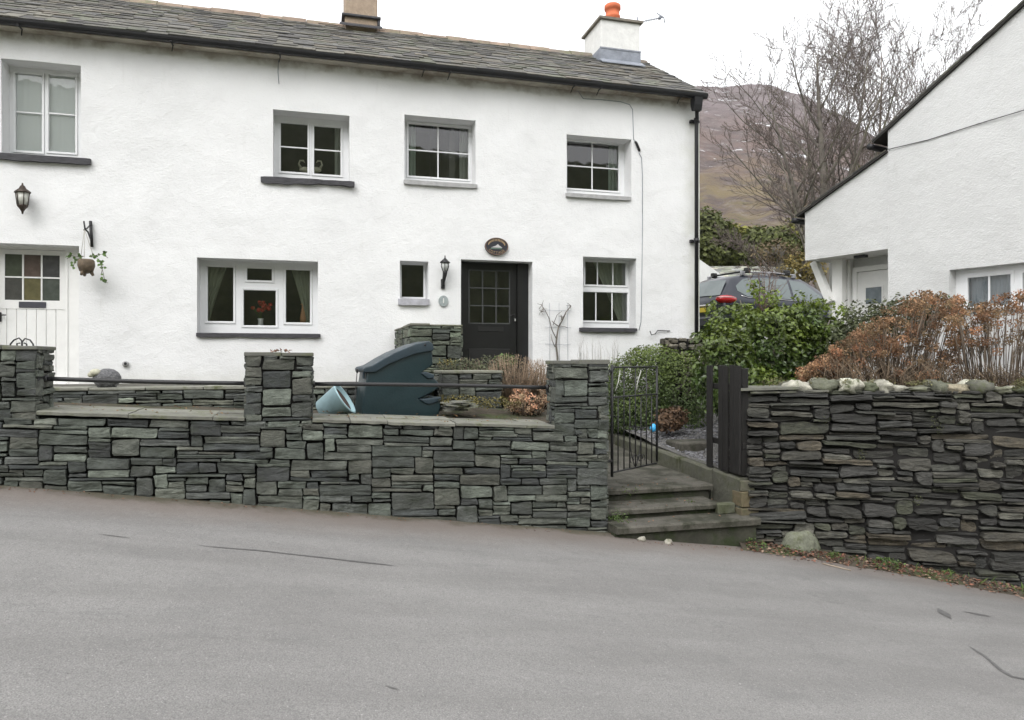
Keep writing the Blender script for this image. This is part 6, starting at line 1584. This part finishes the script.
for (s, h) in ((1.3, -1.1), (2.1, -.72), (2.15, -.8), (.9, -.7), (3.9, -.95), (4.1, -1.0), (1.9, -1.6)):
    c_ = Vector(frB(s, h, .02)); cloud(ms, c_, (.07, .04, .07), 40, .02, r_, (.6, 1.5), .3, 3, .2, s)
tag(ms.build('wall_moss', M['leaf_ever']), 'moss cushions and small plants growing on top of the rubble wall', 'moss', kind='stuff')
for i, (x, y, w_, h_, lb) in enumerate(((642, 541.5, .055, .03, 'whitish pebble on the road below the bottom step, the left one of two'), (668, 544, .05, .035, 'whitish pebble on the road below the bottom step, the right one of two'))):
    X, Y = rpx(x, y); mb = MB(); mb.ball((X, Y, roadh(X, Y)+.015), (w_, w_*.7, h_), 0, (1.35, 1.28, 1.2), 10, 7, .45, i); tag(mb.build('pebble', M['stonetop']), lb, 'pebble', 'pebbles below the steps')
for i, (pts, lb) in enumerate((([(822, 564), (835, 567), (851, 571)], 'short bleached stick lying on the road edge below the rubble wall'), ([(948, 577), (975, 583), (1000, 590), (1030, 592)], 'long curved brown stick lying in the gutter at the right edge'))):
    mb = MB(); mb.tube([(X, Y, roadh(X, Y)+.012) for X, Y in [rpx(*p) for p in pts]], [.006]*len(pts) if i == 0 else [.009, .008, .007, .005], 6, 0, (2.4, 2.2, 2) if i == 0 else (1.3, 1.1, 1)); tag(mb.build('stick', M['bark']), lb, 'stick')
# ---------------------------------------------------------------- land
def land(x, y):
    t = sstep(10, 15.5, y); a = roadz(clamp(x, -14, 14))-.5
    z = lerp(a, .42+.045*(y-18), t) if y < 60 else .42+.045*42
    if y < -3.5: z = a+.45+(-3.5-y)*.5*sstep(-3.5, -12, y)
    if y > 8 and x < 7.2 and y < 17: z = min(z, -1.75)
    if x > 12: z += .0
    return z
mb = MB(); X_ = [-700, -300, -120, -60, -40]+cuts(-30, 30, [], 1)+[40, 60, 120, 300, 700]; Y_ = [-60, -40, -25, -16, -12, -8, -6, -4.5, -3.5]+cuts(-2, 20, [], .8)+[24, 28, 34, 42, 52, 64, 90]
X_ = sorted(set(X_)); Y_ = sorted(set(Y_))
gq(mb, X_, Y_, lambda x, y: land(x, y)+(.15*nz(x*.15, y*.15) if y > 20 or y < -8 else 0)); tag(mb.build('ground', M['grassland']), kind='structure')
# the fell
sk = [(-2600, 330), (-1200, 250), (-600, 210), (-300, 190), (0, 150), (200, 128), (400, 104), (560, 92), (640, 88), (700, 86), (722, 87), (750, 84), (772, 85), (788, 92), (806, 96), (825, 108), (848, 118), (868, 132), (890, 146), (915, 160), (960, 190), (1050, 225), (1200, 262), (1500, 300), (2200, 330)]
m, nt, bs = mat('fell side'); L = nt.links.new
g = N(nt, 'ShaderNodeNewGeometry'); P = g.outputs['Position']; sep = N(nt, 'ShaderNodeSeparateXYZ'); L(P, sep.inputs[0])
zn = mathn(nt, 'ADD', sep.outputs[2], mathn(nt, 'MULTIPLY', mathn(nt, 'SUBTRACT', noisen(nt, P, .012, 8, .65), .5), 150))
c = mixc(nt, ramp01(nt, zn, 70, 150), (.155, .12, .062), (.130, .088, .074))
c = mixc(nt, ramp01(nt, zn, 160, 250), c, (.145, .115, .115))
c = mixc(nt, noisen(nt, P, .035, 9, .7, .42, .62), c, (.085, .064, .06))
c = mixc(nt, mathn(nt, 'MULTIPLY', noisen(nt, P, .09, 8, .75, .5, .68), .7), c, (.20, .175, .16))
c = mixc(nt, mathn(nt, 'MULTIPLY', noisen(nt, P, .05, 6, .7, .55, .7), mathn(nt, 'SUBTRACT', 1, ramp01(nt, zn, 40, 120))), c, (.09, .095, .035))
mp = N(nt, 'ShaderNodeMapping'); mp.inputs['Scale'].default_value = (1, .3, 1.7); L(P, mp.inputs[0])
sn_ = mathn(nt, 'MULTIPLY', noisen(nt, mp.outputs[0], .045, 8, .72, .585, .64), noisen(nt, P, .0085, 2, .5, .46, .56))
c = mixc(nt, mathn(nt, 'MULTIPLY', sn_, ramp01(nt, sep.outputs[2], 90, 150)), c, (.72, .73, .75))
L(c, bs.inputs['Base Color']); bs.inputs['Roughness'].default_value = .95; bs.inputs['Specular IOR Level'].default_value = .1
bp = N(nt, 'ShaderNodeBump'); bp.inputs['Distance'].default_value = 6; L(noisen(nt, P, .03, 9, .7), bp.inputs['Height']); L(bp.outputs[0], bs.inputs['Normal'])
mb = MB(); pxs = sorted(set(list(range(-2600, -200, 200))+list(range(-200, 600, 40))+list(range(600, 1000, 5))+list(range(1000, 2201, 60)))); NR = 46; vs = []
for x in pxs:
    yr = interp(sk, x)
    for k in range(NR+4):
        t = k/NR
        if k <= NR:
            z = lerp(75, 800, t); rz_ = (360-yr)/F*800; h = 2+(rz_-2)*(t**1.45)+(8*nz(x*.012, t*7)+5*nz(x*.04, t*16))*math.sin(math.pi*min(1, t*1.02))
            if k == NR: h = rz_+1.2*nz(x*.09, 4)
        else: z = 800+(k-NR)*90; h = rz_-(k-NR)*40
        xc = ux(x)*z
        vs.append((xc*CT+z*ST, z*CT-xc*ST, h))
K = NR+4; mb.add(vs, [(i*K+j, (i+1)*K+j, (i+1)*K+j+1, i*K+j+1) for i in range(len(pxs)-1) for j in range(K-1)], 0, (1, 1, 1), True)
tag(mb.build('fell', m), kind='structure')
# reflection bank added unseen behind the viewer, its skyline shaped for the window reflections
mb = MB(); gq(mb, cuts(-90, 90, [], 1), cuts(-75, -16, [], 2), lambda x, y: roadz(clamp(x, -14, 14))+(-16-y)*(.56-.40*sstep(8, 26, abs(x)))+4*nz(x*.1, y*.1)+3*abs(nz(x*.5, y*.2))+2*nz(x*1.3, y*.6)-1); tag(mb.build('reflection_bank', surf('reflection bank', (.05, .052, .03), .95, vary=.5, vscale=.4, bump=.4, bscale=.8)), kind='structure')
# ---------------------------------------------------------------- bare trees
def baretree(name, label, base, stemsd, seed, hscale, tc=(1, 1, 1)):
    r = random.Random(seed); t = thing(name, label, 'tree', base); B_ = Vector(base); mt = MB(); mc = MB(); cnt = [0]
    def br(p, d, ln, rad, lv):
        seg = 7 if lv == 0 else 5 if lv == 1 else 4 if lv == 2 else 3
        pts = [p]; dd = d.normalized(); q = p
        for i in range(seg):
            wob = rv(r)*(.05 if lv == 0 else .17)
            dd = (dd+wob+Vector((0, 0, .05 if lv < 3 else .10))).normalized(); q = q+dd*ln/seg; pts.append(q)
        e_ = .1 if lv == 0 else .25
        rs = [max(.007, lerp(rad, rad*e_, i/seg)) for i in range(seg+1)]
        g_ = r.uniform(.8, 1.25)*(1 if lv < 2 else .9); c_ = (g_*tc[0]*(1 if lv < 2 else .95), g_*tc[1]*(1 if lv < 2 else .85), g_*tc[2]*(1 if lv < 2 else .9))
        (mt if lv == 0 else mc).tube(pts, rs, 7 if lv == 0 else 5 if lv == 1 else 3, 0, c_)
        if lv >= 4: return
        nch = (9, 7, 6, 3)[lv]
        for k in range(nch):
            u = (k+.6+r.uniform(-.3, .3))/nch; u = .30+.70*u if lv == 0 else .15+.85*u
            u = min(u, .98); i = min(int(u*seg), seg-1); pp = pts[i].lerp(pts[i+1], u*seg-i)
            ax_ = (pts[i+1]-pts[i]).normalized(); s_ = rv(r); s_ = (s_-ax_*s_.dot(ax_)).normalized()
            ang = r.uniform(.45, .85); nd = ax_*math.cos(ang)+s_*math.sin(ang)
            nl = ln*(.46 if lv == 0 else .52)*(1-.35*u)*r.uniform(.75, 1.2)
            br(pp, nd, nl, max(.007, lerp(rad, rad*e_, u)*.55), lv+1)
    for (dx_, dyy, dz, ln, rad) in stemsd: br(B_+Vector((dx_*.1, 0, 0)), CAMR*dx_+CAMF*dyy+Vector((0, 0, dz)), ln*hscale, rad, 0)
    mt.build('trunk', M['bark'], t); mc.build('crown', M['bark'], t)
CAMR = Vector((CT, -ST, 0)); CAMF = Vector((ST, CT, 0))
b1 = atz(832, 330, 26); b1.z = 1.0
baretree('bare_tree', 'bare many stemmed tree behind the lean-to roof, lower boughs spreading left over the fell', b1, [(-.03, 0, 1, 10.2, .24), (-.15, .1, 1, 9.4, .15), (.12, .1, 1, 10.2, .16), (.27, -.1, 1, 9.4, .12), (-.34, -.1, 1, 6.6, .12), (-.75, .1, .7, 4.3, .09), (.02, .3, 1, 9.4, .16)], 3, 1.0)
b2 = atz(878, 330, 31); b2.z = 1.4
baretree('bare_tree', 'slenderer bare tree half hidden behind the steep roof verge', b2, [(.06, 0, 1, 11.8, .13), (.20, .1, 1, 11.6, .11), (-.08, .1, 1, 11, .10), (.30, -.1, 1, 11, .10)], 8, 1.0, (1.05, .98, .95))
# evergreen belt behind the outbuilding
def bgtree(label, x, y, z, rx, rz_, n, sd_, tone, nm='evergreen_tree', ls=.30, mt='leaf_ever'):
    c_ = atz(x, y, z); t = thing(nm, label, 'tree' if 'tree' in nm else 'shrub', (c_.x, c_.y, 1.5)); mb = MB(); r = random.Random(sd_)
    cloud(mb, c_, (rx, rx*.7, rz_), n, ls, r, (.5, 1.3), .38, 2.2, .35, sd_, tone=tone); mb.build('crown', M[mt], t)
    mb = MB(); mb.tube([(c_.x, c_.y, .8), (c_.x+.1, c_.y, c_.z), (c_.x, c_.y, c_.z+rz_*.6)], [.16, .12, .04], 7)
    for k in range(5): a = rv(r); mb.tube([(c_.x, c_.y, c_.z-rz_*.4), (c_.x+a.x*rx*.7, c_.y+a.y*rx*.4, c_.z+abs(a.z)*rz_*.6)], [.07, .02], 5)
    mb.build('trunk', M['bark'], t)
G1 = lambda r, g, d, p: (g*1.5, g*1.55, g*1.1); G2 = lambda r, g, d, p: (g*2.5, g*2.2, g*1.1); G3 = lambda r, g, d, p: (g*2.6, g*1.8, g*1.2)
for a in (('dark evergreen tree beside the cottage corner, leftmost of the dark ones behind the car', 705, 245, 40, 1.9, 1.9, 3600, 1, G1), ('bushy mid green tree behind the slate outbuilding roof', 738, 248, 42, 2.0, 1.25, 3600, 2, G2), ('dark rounded evergreen behind the car, under the bare tree boughs', 770, 250, 40, 2.0, 1.2, 3600, 3, G1), ('olive evergreen tree right behind the bare tree trunks, by the lean-to gutter', 802, 245, 41, 1.7, 1.3, 3000, 4, G2)): bgtree(*a)
bgtree('yellow brown leafy shrub between the parked car and the lean-to porch', 803, 268, 24, .75, .5, 600, 5, G3, 'golden_shrub', .13)
bgtree('reddish brown twiggy thicket behind the bare shrub and the car roof', 778, 252, 25, .9, .42, 700, 6, lambda r, g, d, p: (g*2.0, g*1.35, g*1.8), 'thicket_shrub', .10)
# overhead wire
ow_ = MB(); a, b = atz(655, 72, 17.5), atz(1060, -60, 15); ow_.tube([a.lerp(b, k/12)-Vector((0, 0, .25*math.sin(math.pi*k/12))) for k in range(13)], .006, 4); tag(ow_.build('overhead_wire', surf('pale wire', (.45, .45, .45), .5)), 'faint thin overhead wire crossing the sky above the fell', 'wire')
# ---------------------------------------------------------------- damp valley air
mb = MB(); mb.box(-4600, 4600, -180, 1400, -6, 340); m, nt, bs = mat('haze air'); nt.nodes.remove(bs); pv = N(nt, 'ShaderNodeVolumePrincipled'); pv.inputs['Color'].default_value = (.9, .92, .95, 1); pv.inputs['Density'].default_value = .00018; nt.links.new(pv.outputs[0], nt.nodes['Material Output'].inputs['Volume'])
tag(mb.build('haze', m), 'thin damp haze softening the distant fell', 'haze', kind='stuff')
# ---------------------------------------------------------------- sky, sun, camera
SUN_EL, SUN_AZ = math.radians(48), math.radians(215)    # azimuth clockwise from +Y: high, behind the viewer's left shoulder
w = bpy.data.worlds.new('World'); S.world = w; w.use_nodes = True; nt = w.node_tree; bg = nt.nodes['Background']
sky = nt.nodes.new('ShaderNodeTexSky'); sky.sky_type = 'NISHITA'; sky.sun_disc = False; sky.sun_elevation = SUN_EL; sky.sun_rotation = SUN_AZ; sky.air_density = 1; sky.dust_density = 6; sky.ozone_density = 1
hsn = nt.nodes.new('ShaderNodeHueSaturation'); hsn.inputs['Saturation'].default_value = .13; hsn.inputs['Value'].default_value = 2.6
nt.links.new(sky.outputs[0], hsn.inputs['Color']); mxs = mixc(nt, .78, hsn.outputs[0], (8.6, 8.65, 8.8)); nt.links.new(mxs, bg.inputs[0]); bg.inputs[1].default_value = .15
sd_ = bpy.data.lights.new('sun', 'SUN'); sd_.energy = .6; sd_.angle = math.radians(30); sd_.color = (1, .98, .96)
so_ = bpy.data.objects.new('sun', sd_); COL.objects.link(so_)
dirv = Vector((math.sin(SUN_AZ)*math.cos(SUN_EL), math.cos(SUN_AZ)*math.cos(SUN_EL), math.sin(SUN_EL)))
so_.rotation_euler = dirv.to_track_quat('Z', 'Y').to_euler()
cam = bpy.data.cameras.new('camera'); co = bpy.data.objects.new('camera', cam); COL.objects.link(co); S.camera = co
cam.sensor_width = 36; cam.lens = 36*F/1024; cam.clip_end = 3000; cam.clip_start = .05
co.location = (0, 0, 0); co.rotation_euler = (math.pi/2, 0, -TH)
S.view_settings.view_transform = 'Standard'; S.view_settings.look = 'None'; S.view_settings.gamma = 1; S.view_settings.exposure = EXPOSURE
S.render.resolution_x, S.render.resolution_y = 1024, 720
